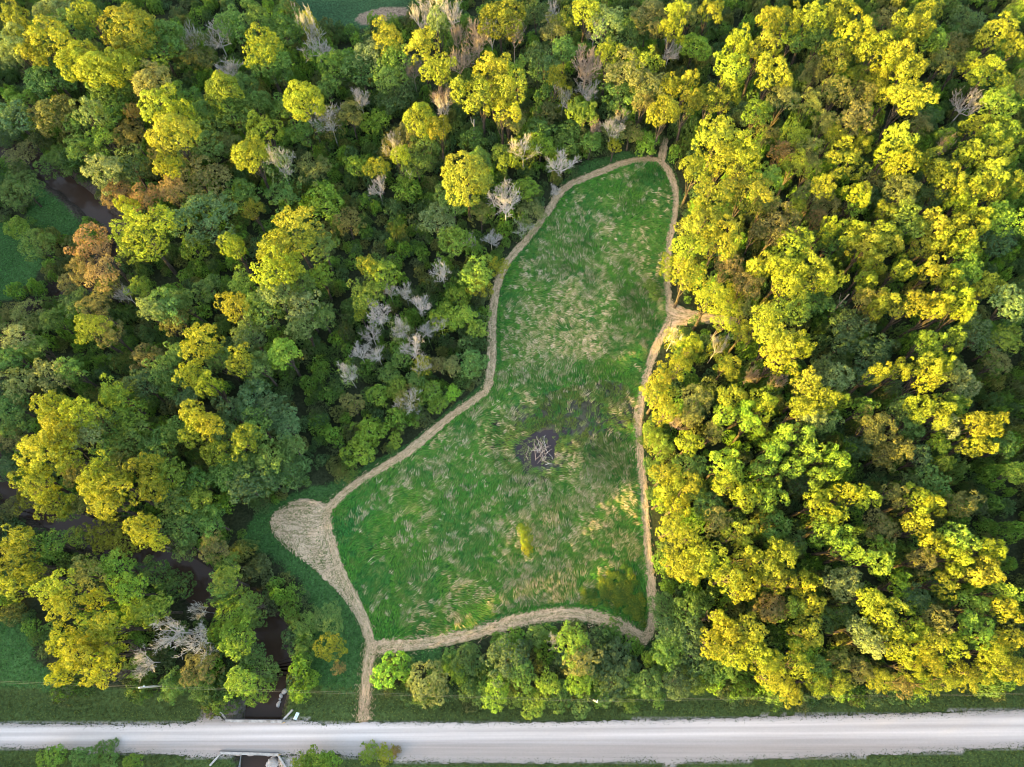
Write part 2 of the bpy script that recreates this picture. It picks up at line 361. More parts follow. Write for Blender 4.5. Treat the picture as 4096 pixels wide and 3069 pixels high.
# gravel road
def resample(line, step):
    s = np.concatenate([[0], np.cumsum(np.hypot(*np.diff(line, axis=0).T))]); t = np.arange(0, s[-1], step)
    return np.stack([np.interp(t, s, line[:, 0]), np.interp(t, s, line[:, 1])], -1)
xs = np.arange(-150, 150.1, .3)
yn = np.interp(xs, ROAD_N[:, 0], ROAD_N[:, 1]) + (noise(xs, xs * 0, .9, 3, 3) - .5) * .55 + .1
ys = np.interp(xs, ROAD_S[:, 0], ROAD_S[:, 1]) - (noise(xs, xs * 0 + 9, .9, 4, 3) - .5) * .55 - .1
nb = (xs > at(905, 2885)[0] - .4) & (xs < at(1125, 2885)[0] + .4)
RN0 = lambda q: np.interp(q, (ROAD_N[1, 0], ROAD_N[-2, 0]), (ROAD_N[1, 1], ROAD_N[-2, 1])); RS0 = lambda q: np.interp(q, (ROAD_S[1, 0], ROAD_S[-2, 0]), (ROAD_S[1, 1], ROAD_S[-2, 1]))
NW = 12; V = []; UV = []
for k in range(NW + 1):
    t = k / NW; yy = yn * (1 - t) + ys * t; crown = .10 + .10 * (1 - (2 * t - 1) ** 2)
    V.append(np.stack([xs, yy, np.full(len(xs), crown)], -1)); UV.append(np.stack([xs, np.clip((RN0(xs) - yy) / (RN0(xs) - RS0(xs)), -.5, 1.5)], -1))
V = np.concatenate(V); UV = np.concatenate(UV); L = len(xs); F = []
for k in range(NW):
    a = np.arange(L - 1) + k * L; F.append(np.stack([a, a + L, a + L + 1, a + 1], -1))
m, n_, l_, out = mat('pale_gravel')
b = n_.new('ShaderNodeBsdfPrincipled'); b.inputs['Roughness'].default_value = .9; b.inputs['Specular IOR Level'].default_value = .15
ua = n_.new('ShaderNodeAttribute'); ua.attribute_name = 'run'
mp = n_.new('ShaderNodeMapping'); mp.inputs['Scale'].default_value = (.035, 9.0, 1); l_.new(ua.outputs['Vector'], mp.inputs[0])
t1 = n_.new('ShaderNodeTexNoise'); t1.inputs['Scale'].default_value = 1.0; t1.inputs['Detail'].default_value = 5; l_.new(mp.outputs[0], t1.inputs['Vector'])
geo = n_.new('ShaderNodeNewGeometry'); t2 = n_.new('ShaderNodeTexNoise'); t2.inputs['Scale'].default_value = 3.5; t2.inputs['Detail'].default_value = 8; t2.inputs['Roughness'].default_value = .75
l_.new(geo.outputs['Position'], t2.inputs['Vector'])
sx = n_.new('ShaderNodeSeparateXYZ'); l_.new(ua.outputs['Vector'], sx.inputs[0])
cr = n_.new('ShaderNodeValToRGB'); l_.new(t1.outputs[0], cr.inputs[0])
cr.color_ramp.elements[0].position = .33; cr.color_ramp.elements[0].color = (.40, .380, .370, 1)
cr.color_ramp.elements[1].position = .66; cr.color_ramp.elements[1].color = (.49, .467, .455, 1)
# worn wheel tracks are cleaner, the shoulders dustier and browner
er = n_.new('ShaderNodeValToRGB'); l_.new(sx.outputs[1], er.inputs[0]); e = er.color_ramp.elements
e[0].position = 0; e[0].color = (.62, .60, .56, 1); e[1].position = 1; e[1].color = (.66, .63, .60, 1)
for p_, c_ in ((.14, .80), (.24, 1.08), (.34, 1.12), (.42, .9), (.5, .95), (.60, 1.15), (.70, 1.0), (.80, .78), (.9, .74)):
    q = e.new(p_); q.color = (c_, c_ * .985, c_ * .97, 1)
m1 = n_.new('ShaderNodeMix'); m1.data_type = 'RGBA'; m1.blend_type = 'MULTIPLY'; m1.inputs[0].default_value = 1
l_.new(cr.outputs[0], m1.inputs[6]); l_.new(er.outputs[0], m1.inputs[7])
mr = n_.new('ShaderNodeMapRange'); mr.inputs[1].default_value = .25; mr.inputs[2].default_value = .75; mr.inputs[3].default_value = .93; mr.inputs[4].default_value = 1.07
l_.new(t2.outputs[0], mr.inputs[0]); sc_ = n_.new('ShaderNodeVectorMath'); sc_.operation = 'SCALE'; l_.new(m1.outputs[2], sc_.inputs[0]); l_.new(mr.outputs[0], sc_.inputs['Scale'])
l_.new(sc_.outputs[0], b.inputs['Base Color'])
bp = n_.new('ShaderNodeBump'); bp.inputs['Strength'].default_value = .25; bp.inputs['Distance'].default_value = .02
l_.new(t2.outputs[0], bp.inputs['Height']); l_.new(bp.outputs[0], b.inputs['Normal']); l_.new(b.outputs[0], out.inputs[0])
me = np_mesh('road', V, np.concatenate(F), m, None, True)
a = me.attributes.new('run', 'FLOAT2', 'POINT'); a.data.foreach_set('vector', UV.astype(np.float32).ravel()); link('road', me, kind='structure')

# mown paths
def path_mat(name='mown_dry_thatch', wheels=True):
    m, n, l, out = mat(name)
    b = n.new('ShaderNodeBsdfPrincipled'); b.inputs['Roughness'].default_value = .95; b.inputs['Specular IOR Level'].default_value = .1
    ua = n.new('ShaderNodeAttribute'); ua.attribute_name = 'run'; geo = n.new('ShaderNodeNewGeometry')
    mp = n.new('ShaderNodeMapping'); mp.inputs['Scale'].default_value = (.5, 3.0, 1); l.new(ua.outputs['Vector'], mp.inputs[0])
    t1 = n.new('ShaderNodeTexNoise'); t1.inputs['Scale'].default_value = 1.5; t1.inputs['Detail'].default_value = 5; l.new(mp.outputs[0], t1.inputs['Vector'])
    t2 = n.new('ShaderNodeTexNoise'); t2.inputs['Scale'].default_value = 1.6; t2.inputs['Detail'].default_value = 8; t2.inputs['Roughness'].default_value = .75; l.new(geo.outputs['Position'], t2.inputs['Vector'])
    ad = n.new('ShaderNodeMath'); ad.operation = 'ADD'; l.new(t1.outputs[0], ad.inputs[0]); l.new(t2.outputs[0], ad.inputs[1])
    cr = n.new('ShaderNodeValToRGB'); l.new(ad.outputs[0], cr.inputs[0]); e = cr.color_ramp.elements
    hf = n.new('ShaderNodeMath'); hf.operation = 'MULTIPLY'; hf.inputs[1].default_value = .5; l.new(ad.outputs[0], hf.inputs[0]); l.new(hf.outputs[0], cr.inputs[0])
    e[0].position = .36; e[0].color = (.08, .10, .035, 1); e[1].position = .64; e[1].color = (.60, .435, .28, 1)
    q = e.new(.46); q.color = (.29, .22, .135, 1); q = e.new(.54); q.color = (.44, .335, .23, 1)
    sx = n.new('ShaderNodeSeparateXYZ'); l.new(ua.outputs['Vector'], sx.inputs[0])
    er = n.new('ShaderNodeValToRGB'); l.new(sx.outputs[1], er.inputs[0]); e = er.color_ramp.elements; ab = n.new('ShaderNodeMath'); ab.operation = 'ABSOLUTE'
    l.new(sx.outputs[1], ab.inputs[0]); l.new(ab.outputs[0], er.inputs[0])
    e[0].position = 0; e[0].color = (.80, .88, .74, 1); e[1].position = 1; e[1].color = (.62, .70, .55, 1)
    for p_, c_ in ((.22, (.92, .95, .9, 1)), (.45, (1.12, 1.08, 1.05, 1)), (.68, (1.0, .98, .95, 1))): q = e.new(p_); q.color = c_
    mm_ = n.new('ShaderNodeMix'); mm_.data_type = 'RGBA'; mm_.blend_type = 'MULTIPLY'; mm_.inputs[0].default_value = 1 if wheels else 0
    l.new(cr.outputs[0], mm_.inputs[6]); l.new(er.outputs[0], mm_.inputs[7]); l.new(mm_.outputs[2], b.inputs['Base Color'])
    bp = n.new('ShaderNodeBump'); bp.inputs['Strength'].default_value = .5; bp.inputs['Distance'].default_value = .06
    l.new(t2.outputs[0], bp.inputs['Height']); l.new(bp.outputs[0], b.inputs['Normal']); l.new(b.outputs[0], out.inputs[0]); return m
M_PATH = path_mat(); M_PATCH = path_mat('mown_dry_patch', False)
def poly_sheet(name, poly, z, m):
    """grid-filled polygon draped on the ground"""
    lo, hi = poly.min(0), poly.max(0); st = .45
    ax = np.arange(lo[0] - st, hi[0] + st, st); ay = np.arange(lo[1] - st, hi[1] + st, st)
    A, B = np.meshgrid(ax, ay); A, B = A.ravel(), B.ravel(); w = (noise(A, B, 1.2, 88, 2) - .5) * 1.1
    ins = inpoly(A + w, B - w, poly); nx = len(ax); ii = np.arange(len(A)).reshape(len(ay), nx)
    F = np.stack([ii[:-1, :-1], ii[:-1, 1:], ii[1:, 1:], ii[1:, :-1]], -1).reshape(-1, 4)
    F = F[ins[F].all(1)]; used = np.unique(F); rm = np.full(len(A), -1); rm[used] = np.arange(len(used))
    A, B = A[used], B[used]; me = np_mesh(name, np.stack([A, B, ground_z(A, B) + z], -1), rm[F], m, None, True)
    a = me.attributes.new('run', 'FLOAT2', 'POINT'); a.data.foreach_set('vector', np.stack([A * .5, B * .5], -1).astype(np.float32).ravel())
    return link(name, me, kind='structure')
LOOPR = resample(LOOP, .5); SOUTHR = resample(SOUTH, .5)
hwl = 0.70 + .32 * noise(LOOPR[:, 0], LOOPR[:, 1], 9, 12, 2)
ribbon('footpath', LOOPR, hwl, .06, M_PATH, zf=ground_z, seg_w=5, jitter=.14, seed=1)
ribbon('footpath', SOUTHR, 1.18, .068, M_PATH, zf=ground_z, seg_w=6, jitter=.16, seed=2)
ribbon('footpath', resample(EXITP, .5), np.linspace(.95, .65, len(resample(EXITP, .5))), .076, M_PATH, zf=ground_z, seg_w=4, jitter=.15, seed=3)
ribbon('footpath', resample(SPN, .5), .85, .076, M_PATH, zf=ground_z, seg_w=4, jitter=.15, seed=5)
ribbon('footpath', resample(SPE, .5), np.linspace(1.5, .8, len(resample(SPE, .5))), .084, M_PATH, zf=ground_z, seg_w=4, jitter=.15, seed=6)
poly_sheet('mown_clearing', PAD, .052, M_PATCH)
poly_sheet('mown_junction', TRIE, .054, M_PATCH)
# ------------------------------------------------------------------ grass as stuff
def strokes(name, x, y, ang, ln, wd, lift, col, label=None):
    """lying blades: 3 points along, each a ribbon"""
    n = len(x); rng = np.random.default_rng(n)
    z0 = ground_z(x, y); dx, dy = np.cos(ang), np.sin(ang); bend = (rng.random(n) - .5) * .5
    px_, py_ = -dy, dx
    mx = x + dx * ln * .5 + px_ * bend * ln * .25; my = y + dy * ln * .5 + py_ * bend * ln * .25
    ex = x + dx * ln; ey = y + dy * ln
    w = wd / 2
    V = np.stack([np.stack([x + px_ * w * .6, y + py_ * w * .6, z0 + .02], -1), np.stack([x - px_ * w * .6, y - py_ * w * .6, z0 + .02], -1),
                  np.stack([mx - px_ * w, my - py_ * w, z0 + lift], -1), np.stack([mx + px_ * w, my + py_ * w, z0 + lift * 1.15], -1),
                  np.stack([ex, ey, z0 + lift * .55], -1)], 1)
    base = np.arange(n)[:, None] * 5
    F = np.concatenate([base + [0, 1, 2], base + [0, 2, 3], base + [3, 2, 4]], 0)
    me = np_mesh(name, V.reshape(-1, 3), F, M_STROKE, np.repeat(col, 5, 0))
    o = link(name, me, kind='stuff')
    if label: o['label'] = label
    return o
R = np.random.default_rng(7)
def rand_in(poly, n, rng=R):
    lo, hi = poly.min(0), poly.max(0); p = rng.random((int(n * 2.6), 2)) * (hi - lo) + lo
    p = p[inpoly(p[:, 0], p[:, 1], poly)]; return p[:n]
def meadow_flow(x, y):
    by = sstep(35, 95, y); base = (1 - by) * .85 + by * .05
    return base + (noise(x, y, 8, 101, 2) - .5) * 4.6 + (noise(x, y, 3.0, 102, 2) - .5) * 1.5
def tan_density(x, y):
    px_, py_ = px_of(x, y, 0); u, v = px_ / OV, py_ / OV
    g = lambda cu, cv, su, sv, a: a * np.exp(-((u - cu) / su) ** 2 - ((v - cv) / sv) ** 2)
    d = .10 + g(1250, 640, 190, 120, .42) + g(1170, 800, 110, 90, .5) + g(1290, 740, 120, 45, .35) + g(1050, 950, 90, 90, .35) + g(1320, 1020, 70, 80, .5) + g(1230, 1130, 150, 110, .6) + g(1080, 1230, 120, 100, .4) + g(1180, 1290, 110, 40, .45) + g(900, 1180, 120, 120, .1) + g(930, 1020, 60, 60, .25) + g(1330, 480, 80, 60, .12) + g(890, 1345, 60, 30, .3) + g(1220, 560, 120, 60, .15)
    d -= g(1240, 900, 110, 50, .6) + g(1150, 980, 55, 50, .6) + g(1330, 800, 50, 40, .4) + g(760, 1200, 60, 150, .25) + g(1380, 400, 60, 60, .1) + g(1330, 1290, 60, 50, .5)
    return d
# green blades all over the meadow
p = rand_in(MEADOW, 95000); x, y = p[:, 0], p[:, 1]
keep = ~near_path(x, y, .65) & ~inpoly(x, y, BASIN) & ~(inpoly(x, y, MARSH) & (noise(x, y, 1.8, 35, 3) < .50)); x, y = x[keep], y[keep]; n = len(x)
nn = noise(x, y, 5, 111, 3)[:, None]; hue = noise(x, y, 9, 112, 2)[:, None]
g1 = np.array([.050, .200, .034]); g2 = np.array([.095, .225, .028]); g3 = np.array([.020, .11, .040])
C = g1 * (1 - hue) + g2 * hue; C = np.where(nn < .42, C * .55 + g3 * .45, C) * (.55 + .9 * R.random((n, 1)))
ml = inpoly(x, y, MARSH); C[ml] = (np.array([.10, .145, .035]) * (.45 + .9 * R.random((n, 1))))[ml]
strokes('meadow_grass', x, y, meadow_flow(x, y) + (R.random(n) - .5) * 1.0, .35 + .4 * R.random(n), .07 + .06 * R.random(n), .12 + .12 * R.random(n), C, 'green meadow grass inside the mown loop path')
# combed long grass and lodged straw, in fans that share a root and a direction
def fans(n0, K, thr, colf, ln, wd, lift, name, label, spread=.2, seed=0, dk=.30, keepmax=9000):
    r = np.random.default_rng(seed); c = rand_in(MEADOW, n0, r); d = tan_density(c[:, 0], c[:, 1]); patch = noise(c[:, 0], c[:, 1], 2.2, 121 + seed, 3)
    fa = meadow_flow(c[:, 0], c[:, 1]); ca_, sa_ = np.cos(fa), np.sin(fa)
    streak = noise(c[:, 0] * ca_ + c[:, 1] * sa_, (-c[:, 0] * sa_ + c[:, 1] * ca_) * 2.6, 2.0, 131 + seed, 2)
    s_ = patch * .36 + streak * .64 + d * dk
    sel = (r.random(len(c)) < sstep(thr, thr + .2, s_)) & ~inpoly(c[:, 0], c[:, 1], BASIN) & ~near_path(c[:, 0], c[:, 1], 1.35)
    c = c[sel][:keepmax]; n = len(c); a0 = meadow_flow(c[:, 0], c[:, 1]) + (r.random(n) - .5) * .45
    N = n * K; q = np.arange(K) / (K - 1) - .5
    a = np.repeat(a0, K) + np.tile(q, n) * spread * 2 * np.repeat(.4 + r.random(n), K) + (r.random(N) - .5) * .14
    pa = np.repeat(a0, K) + 1.57; off = np.tile(q, n) * .55 + (r.random(N) - .5) * .2
    x = np.repeat(c[:, 0], K) + np.cos(pa) * off; y = np.repeat(c[:, 1], K) + np.sin(pa) * off
    C = np.repeat(colf(r, n), K, 0) * (.5 + .8 * r.random((N, 1)))
    sc_ = np.repeat(.6 + .7 * r.random(n), K); print(name, n)
    return strokes(name, x, y, a, (ln[0] + (ln[1] - ln[0]) * r.random(N)) * sc_, wd[0] + (wd[1] - wd[0]) * r.random(N), lift[0] + (lift[1] - lift[0]) * r.random(N), C, label)
def c_long(r, n): k = r.random((n, 1)); return np.where(k < .4, [.10, .205, .040], np.where(k < .7, [.165, .25, .065], [.045, .17, .035]))
def c_straw(r, n): k = r.random((n, 1)); return np.where(k < .30, [.48, .41, .23], np.where(k < .55, [.62, .52, .36], [.25, .30, .11]))
fans(26000, 8, .40, c_long, (.7, 1.6), (.035, .07), (.10, .26), 'long_grass', 'long green grass combed flat in swirls', seed=1, dk=.25, keepmax=13000)
fans(30000, 6, .585, c_straw, (.6, 1.5), (.035, .065), (.16, .36), 'lodged_straw', 'flattened pale straw tufts swirling through the green meadow', seed=2, dk=.27, keepmax=7000)
# scatter of short tufts in the open grass, verges and along path edges
def scatter_open(name, n, box, test, colf, label, ln=.3, wd=.07, seed=1, lift=.15):
    r = np.random.default_rng(seed); p = r.random((n, 2)) * [box[1] - box[0], box[3] - box[2]] + [box[0], box[2]]
    k = test(p[:, 0], p[:, 1]); p = p[k]; n = len(p); C = colf(p[:, 0], p[:, 1]) * (.5 + .9 * r.random((n, 1)))
    return strokes(name, p[:, 0], p[:, 1], r.random(n) * 6.28, ln * (.6 + .8 * r.random(n)), wd * (.6 + .8 * r.random(n)), lift * (.5 + r.random(n)), C, label)
PADX = lambda x, y: inpoly(x, y, PAD) | near_path(x, y, .8) | inpoly(x, y, TRIE)
def t_open(x, y):
    return is_open(x, y) & ~inpoly(x, y, MEADOW) & ~road_mask(x, y, .15) & ~PADX(x, y) & (dline(x, y, CREEK1)[0] > 3.2)
def col_open(x, y):
    k = noise(x, y, 5, 140, 3)[:, None]; drr = (np.maximum(y - np.interp(x, ROAD_N[:, 0], ROAD_N[:, 1]), np.interp(x, ROAD_S[:, 0], ROAD_S[:, 1]) - y))[:, None]
    a = np.array([.055, .145, .034]) * (.5 + k); b = np.array([.085, .115, .030]) * (.6 + .8 * k)
    return np.where(drr < 5.5, b, a)
scatter_open('clearing_grass', 300000, (-112, 100, -18, 125), t_open, col_open, 'short dark green grass on the verges and clearings', .28, .09, 3, .14)
# dry clippings on paths, running along them, with stray ones over the edges
def along(name, line, hw, n, seed, label):
    r = np.random.default_rng(seed); i = r.integers(0, len(line) - 1, n); t = r.random(n)[:, None]; p = line[i] * (1 - t) + line[i + 1] * t
    T = line[i + 1] - line[i]; a = np.arctan2(T[:, 1], T[:, 0]); off = np.clip(r.normal(0, .6, n), -1.45, 1.45) * hw
    p = p + np.stack([-np.sin(a), np.cos(a)], -1) * off[:, None]
    gsel = r.random((n, 1)) < .22 + .45 * (np.abs(off / hw)[:, None] > .8)
    C = np.where(gsel, [.07, .13, .03], np.array([.62, .44, .28])) * (.5 + .75 * r.random((n, 1)))
    return strokes(name, p[:, 0], p[:, 1], a + (r.random(n) - .5) * 1.6 + math.pi * (r.random(n) < .5), .25 + .3 * r.random(n), .035 + .05 * r.random(n), .04 + .05 * r.random(n), C, label)
along('path_clippings', LOOP, .85, 30000, 11, 'dry clippings strewn along the loop path')
along('path_clippings', np.vstack([SOUTH, EXITP]), 1.15, 15000, 12, 'dry clippings strewn along the south path')
pp = rand_in(PAD, 9000); n = len(pp); cc = pp.mean(0)
a = np.arctan2(pp[:, 1] - cc[1], pp[:, 0] - cc[0]) + 1.57 + (R.random(n) - .5) * 1.2
C = np.where(R.random((n, 1)) < .35 * (noise(pp[:, 0], pp[:, 1], 1.5, 5, 2)[:, None] > .4) + .2, [.085, .14, .035], np.array([.62, .455, .30])) * (.5 + .75 * R.random((n, 1)))
strokes('clearing_clippings', pp[:, 0], pp[:, 1], a, .3 + .35 * R.random(n), .05 + .05 * R.random(n), .04 + .05 * R.random(n), C, 'dry clippings in mowing rings on the round clearing')
# yellow-green weeds in the south-east corner of the meadow, and lily specks on the pond
pp = rand_in(SHRUBP, 16000); n = len(pp); k = noise(pp[:, 0], pp[:, 1], 1.1, 55, 2)
ed_ = dline(pp[:, 0], pp[:, 1], np.vstack([SHRUBP, SHRUBP[:1]]))[0]; sel = (k > .36) & (R.random(n) < sstep(0, 2.6, ed_ + 3 * (k - .5))); pp = pp[sel]; k = k[sel]; n = len(pp); C = np.array([.14, .24, .030]) * (.4 + 1.0 * R.random((n, 1)))
pass; (lambda *a: None)('goldenrod_weeds', pp[:, 0], pp[:, 1], R.random(n) * 6.28, .2 + .2 * R.random(n), .10 + .08 * R.random(n), (.2 + .8 * k) * (.6 + .4 * R.random(n)), C, 'dense yellow-green weeds in the south-east corner of the meadow')
pp = rand_in(BASIN, 1500); n = len(pp); k = noise(pp[:, 0], pp[:, 1], 1.4, 59, 2); pp = pp[k > .52]; n = len(pp)
th = R.random(n) * 6.28; V = []; rr = .05 + .06 * R.random(n)
V = np.stack([np.stack([pp[:, 0] + rr * np.cos(th + q * 1.2566), pp[:, 1] + rr * np.sin(th + q * 1.2566), np.full(n, -.225)], -1) for q in range(5)], 1)
F = np.arange(n)[:, None] * 5 + np.arange(5)
o = link('pond_weed', np_mesh('pond_weed', V.reshape(-1, 3), F, M_STROKE, np.repeat(np.array([.13, .17, .06]) * (.6 + .8 * R.random((n, 1))), 5, 0)), kind='stuff'); o['label'] = 'pale floating weed specks on the dark pond'
# ragged little plants and stones on the road edges
xs_ = R.random(4500) * 190 - 95; side = R.random(4500) < .5
yb = np.where(side, np.interp(xs_, ROAD_N[:, 0], ROAD_N[:, 1]), np.interp(xs_, ROAD_S[:, 0], ROAD_S[:, 1]))
y_ = yb + (R.random(4500) ** 2) * np.where(side, -1, 1) * .9 + np.where(side, .2, -.2); n = 4500
C = np.array([.06, .085, .03]) * (.5 + R.random((n, 1)))
o = strokes('roadside_weeds', xs_, y_, R.random(n) * 6.28, .12 + .2 * R.random(n), .08 + .1 * R.random(n), np.full(n, .2), C, 'scattered weeds along the gravel road edges')
for v in (): pass

# ------------------------------------------------------------------ tree crowns (unit radius, z -1..1)
# lobes, min/max distance, min/max radius, leaf size, elongation, tuft radius, leaves per tuft, tuft cover
PAR = dict(C=(24, .40, .84, .20, .33, .050, 1.0, .085, 15, 1.05), M=(44, .35, .88, .14, .24, .044, 1.4, .070, 13, .95), R=(48, .50, .78, .19, .27, .042, 1.0, .070, 14, 1.1),
           F=(64, .30, .90, .10, .20, .034, 1.1, .050, 10, .85), S=(34, .30, .82, .16, .28, .058, 1.0, .085, 12, 1.0))
def crown_mesh(name, kind, seed, m=None, dens=1.0):
    r = np.random.default_rng(seed); N, d0, d1, r0, r1, s, el, tr, lpt, cov = PAR[kind]
    d = r.normal(size=(N * 4, 3)); d /= np.linalg.norm(d, axis=1)[:, None]
    d = d[d[:, 2] > (-.15 if kind == 'S' else -.5)][:N]; N = len(d)
    az = np.arctan2(d[:, 1], d[:, 0]); ph = r.random(3) * 6.28
    irr = 1 + (.20 if kind in 'CM' else .09) * np.sin(2 * az + ph[0]) + .12 * np.sin(3 * az + ph[1])
    dist = d0 + (d1 - d0) * r.random(N) ** .55
    c = d * (dist * irr)[:, None]; c[:, 2] *= .85
    if kind in 'CM': c[:, 2] += (r.random(N) - .5) * .4
    rad = r0 + (r1 - r0) * r.random(N)
    c = np.concatenate([c, [[0, 0, -.1]]]); rad = np.append(rad, .5 if kind != 'F' else .35); d = np.concatenate([d, [[0, 0, 1]]])
    cnt = np.maximum((4 * math.pi * rad ** 2 * .66 / (math.pi * tr * tr) * cov * dens).astype(int), 4)
    li = np.repeat(np.arange(len(c)), cnt); n = len(li)
    u = r.normal(size=(n, 3)); u /= np.linalg.norm(u, axis=1)[:, None]; u[:, 2] += .3; u += d[li] * .5; u /= np.linalg.norm(u, axis=1)[:, None]
    tc = c[li] + u * (rad[li] * (.78 + .30 * r.random(n)))[:, None]
    if el > 1: tc += d[li] * ((np.einsum('ij,ij->i', u, d[li]) * rad[li] * (el - 1)))[:, None]
    dd = np.full(n, 9.0)
    for j in range(len(c)):
        e = np.linalg.norm(tc - c[j], axis=1) / rad[j]; e[li == j] = 9; dd = np.minimum(dd, e)
    k = dd > .80; tc, u, li = tc[k], u[k], li[k]; T = len(tc); tt = r.random(T); tw = r.random(T); tr_ = tr * (.65 + .7 * r.random(T))
    ti = np.repeat(np.arange(T), lpt); n = len(ti)
    w = r.normal(size=(n, 3)) + u[ti] * .9 + [0, 0, .25]; w /= np.linalg.norm(w, axis=1)[:, None]
    p = tc[ti] + w * (tr_[ti] * (.35 + .75 * r.random(n)))[:, None]
    nn = w * .8 + r.normal(size=(n, 3)) * .38 + u[ti] * .25; nn[:, 2] += .2; nn /= np.linalg.norm(nn, axis=1)[:, None]
    t = np.cross(nn, r.normal(size=(n, 3))); t /= np.linalg.norm(t, axis=1)[:, None]; b = np.cross(nn, t)
    L = (s * (.65 + .7 * r.random(n)))[:, None]
    V = np.stack([p - t * L * .6, p - b * L * .36 + nn * L * .08, p + t * L * .6, p + b * L * .36 + nn * L * .08], 1).reshape(-1, 3)
    F = np.arange(n)[:, None] * 4 + np.arange(4)
    lt = r.random(len(c)); lw = r.random(len(c)); li = li[ti]
    tint = np.clip(.05 + .25 * lt[li] + .45 * tt[ti] + .3 * (r.random(n) - .2), 0, 1); warm = np.clip(.45 * lw[li] + .35 * tw[ti] + .2 * r.random(n), 0, 1)
    return np_mesh(name, V, F, m or M_LEAF, None, False, dict(tint=tint, warm=warm))
CROWNS = {k: [crown_mesh('crown_' + k, k, 100 * i + ord(k)) for i in range(q)] for k, q in dict(C=5, M=5, R=3, F=4, S=3).items()}
print('crown faces', {k: [len(m.polygons) for m in v] for k, v in CROWNS.items()})
def thin_crown(seed):
    return crown_mesh('crown_sparse', 'F', seed, None, .45)
CROWNS['H'] = [thin_crown(5), thin_crown(6)]

# trunks: unit height 1, radius in units of height
def trunk_mesh(name, seed, m):
    r = random.Random(seed); b = MB()
    lean = Vector((r.uniform(-.04, .04), r.uniform(-.04, .04), 0))
    b.tube([(0, 0, -.03), lean * .3 + Vector((0, 0, .2)), lean + Vector((0, 0, .5)), lean * 1.3 + Vector((0, 0, .8))], [.026, .020, .014, .006], 7)
    for i in range(7):
        a = i * 2.4 + r.random(); z0 = r.uniform(.3, .6); L = r.uniform(.05, .10)
        p0 = lean * (z0 / .5) + Vector((0, 0, z0)); p1 = p0 + Vector((math.cos(a) * L * .5, math.sin(a) * L * .5, .12)); p2 = p0 + Vector((math.cos(a) * L, math.sin(a) * L, r.uniform(.24, .34)))
        b.tube([p0, p1, p2], [.010, .007, .003], 5)
    return b.mesh(name, m)
TRUNKS = [trunk_mesh('trunk', i, M_BARK) for i in range(4)]

# dead trees: recursive branching, unit radius of crown, height 1 = real height
def dead_mesh(name, seed, m, spread=.6, dense=1.0):
    """unit height 1; crown radius about spread. Triangular-section branches"""
    r = random.Random(seed); segs = []
    def grow(p, d, L, rad, lvl):
        steps = 3; q = p.copy(); dd = d.copy()
        for s in range(steps):
            dd = (dd + Vector((r.uniform(-.13, .13), r.uniform(-.13, .13), r.uniform(-.10, .14)))).normalized()
            q2 = q + dd * L / steps; ra = rad * (1 - .22 * s); segs.append((q, q2, ra, ra * .78, lvl))
            if lvl > 0:
                nb_ = (1 if lvl > 2 else 2) if s < steps - 1 else 3
                for _ in range(nb_):
                    if r.random() > dense: continue
                    ax = Vector((r.uniform(-1, 1), r.uniform(-1, 1), r.uniform(-.3, .8))).normalized()
                    nd = (dd * .75 + ax * .85).normalized()
                    grow(q2, nd, L * r.uniform(.55, .8), ra * .55, lvl - 1)
            q = q2
    nlimb = r.randint(5, 7); z = .55
    segs.append((Vector((0, 0, -.03)), Vector((.01, 0, .25)), .022, .018, 5)); segs.append((Vector((.01, 0, .25)), Vector((.015, .01, z)), .018, .014, 5))
    for i in range(nlimb):
        a = i * 6.28 / nlimb + r.uniform(-.4, .4)
        grow(Vector((.015, .01, z - r.uniform(0, .12))), Vector((math.cos(a) * .85, math.sin(a) * .85, r.uniform(.25, 1.3))).normalized(), .30, .018, 3)
    A = np.array([s[0] for s in segs]); B = np.array([s[1] for s in segs]); ra = np.array([s[2] for s in segs]); rb = np.array([s[3] for s in segs])
    # fit crown radius
    lim = np.percentile(np.hypot(B[:, 0], B[:, 1]), 98); f = spread / lim
    A[:, :2] *= f; B[:, :2] *= f; hz = B[:, 2].max(); A[:, 2] /= hz; B[:, 2] /= hz
    mn = .0025; ra = np.maximum(ra, mn); rb = np.maximum(rb, mn)
    D = B - A; D /= np.linalg.norm(D, axis=1)[:, None] + 1e-9; U = np.cross(D, [.3, .5, .81]); U /= np.linalg.norm(U, axis=1)[:, None] + 1e-9; W = np.cross(D, U)
    V = []
    for P, rr in ((A, ra), (B, rb)):
        for k in range(3):
            V.append(P + (U * math.cos(k * 2.094) + W * math.sin(k * 2.094)) * rr[:, None])
    V = np.stack(V, 1).reshape(-1, 3); n = len(A); base = np.arange(n)[:, None] * 6
    F = np.concatenate([base + [k, (k + 1) % 3, 3 + (k + 1) % 3, 3 + k] for k in range(3)], 0)
    return np_mesh(name, V, F, m)
DEADS = {'s': [dead_mesh('branches', i, M_DEAD, .42, .80) for i in (1, 2, 3, 4)], 'b': [dead_mesh('branches', i, M_DEADB, .42, .80) for i in (5, 6, 7)]}
print('dead', [len(m.polygons) for v in DEADS.values() for m in v])
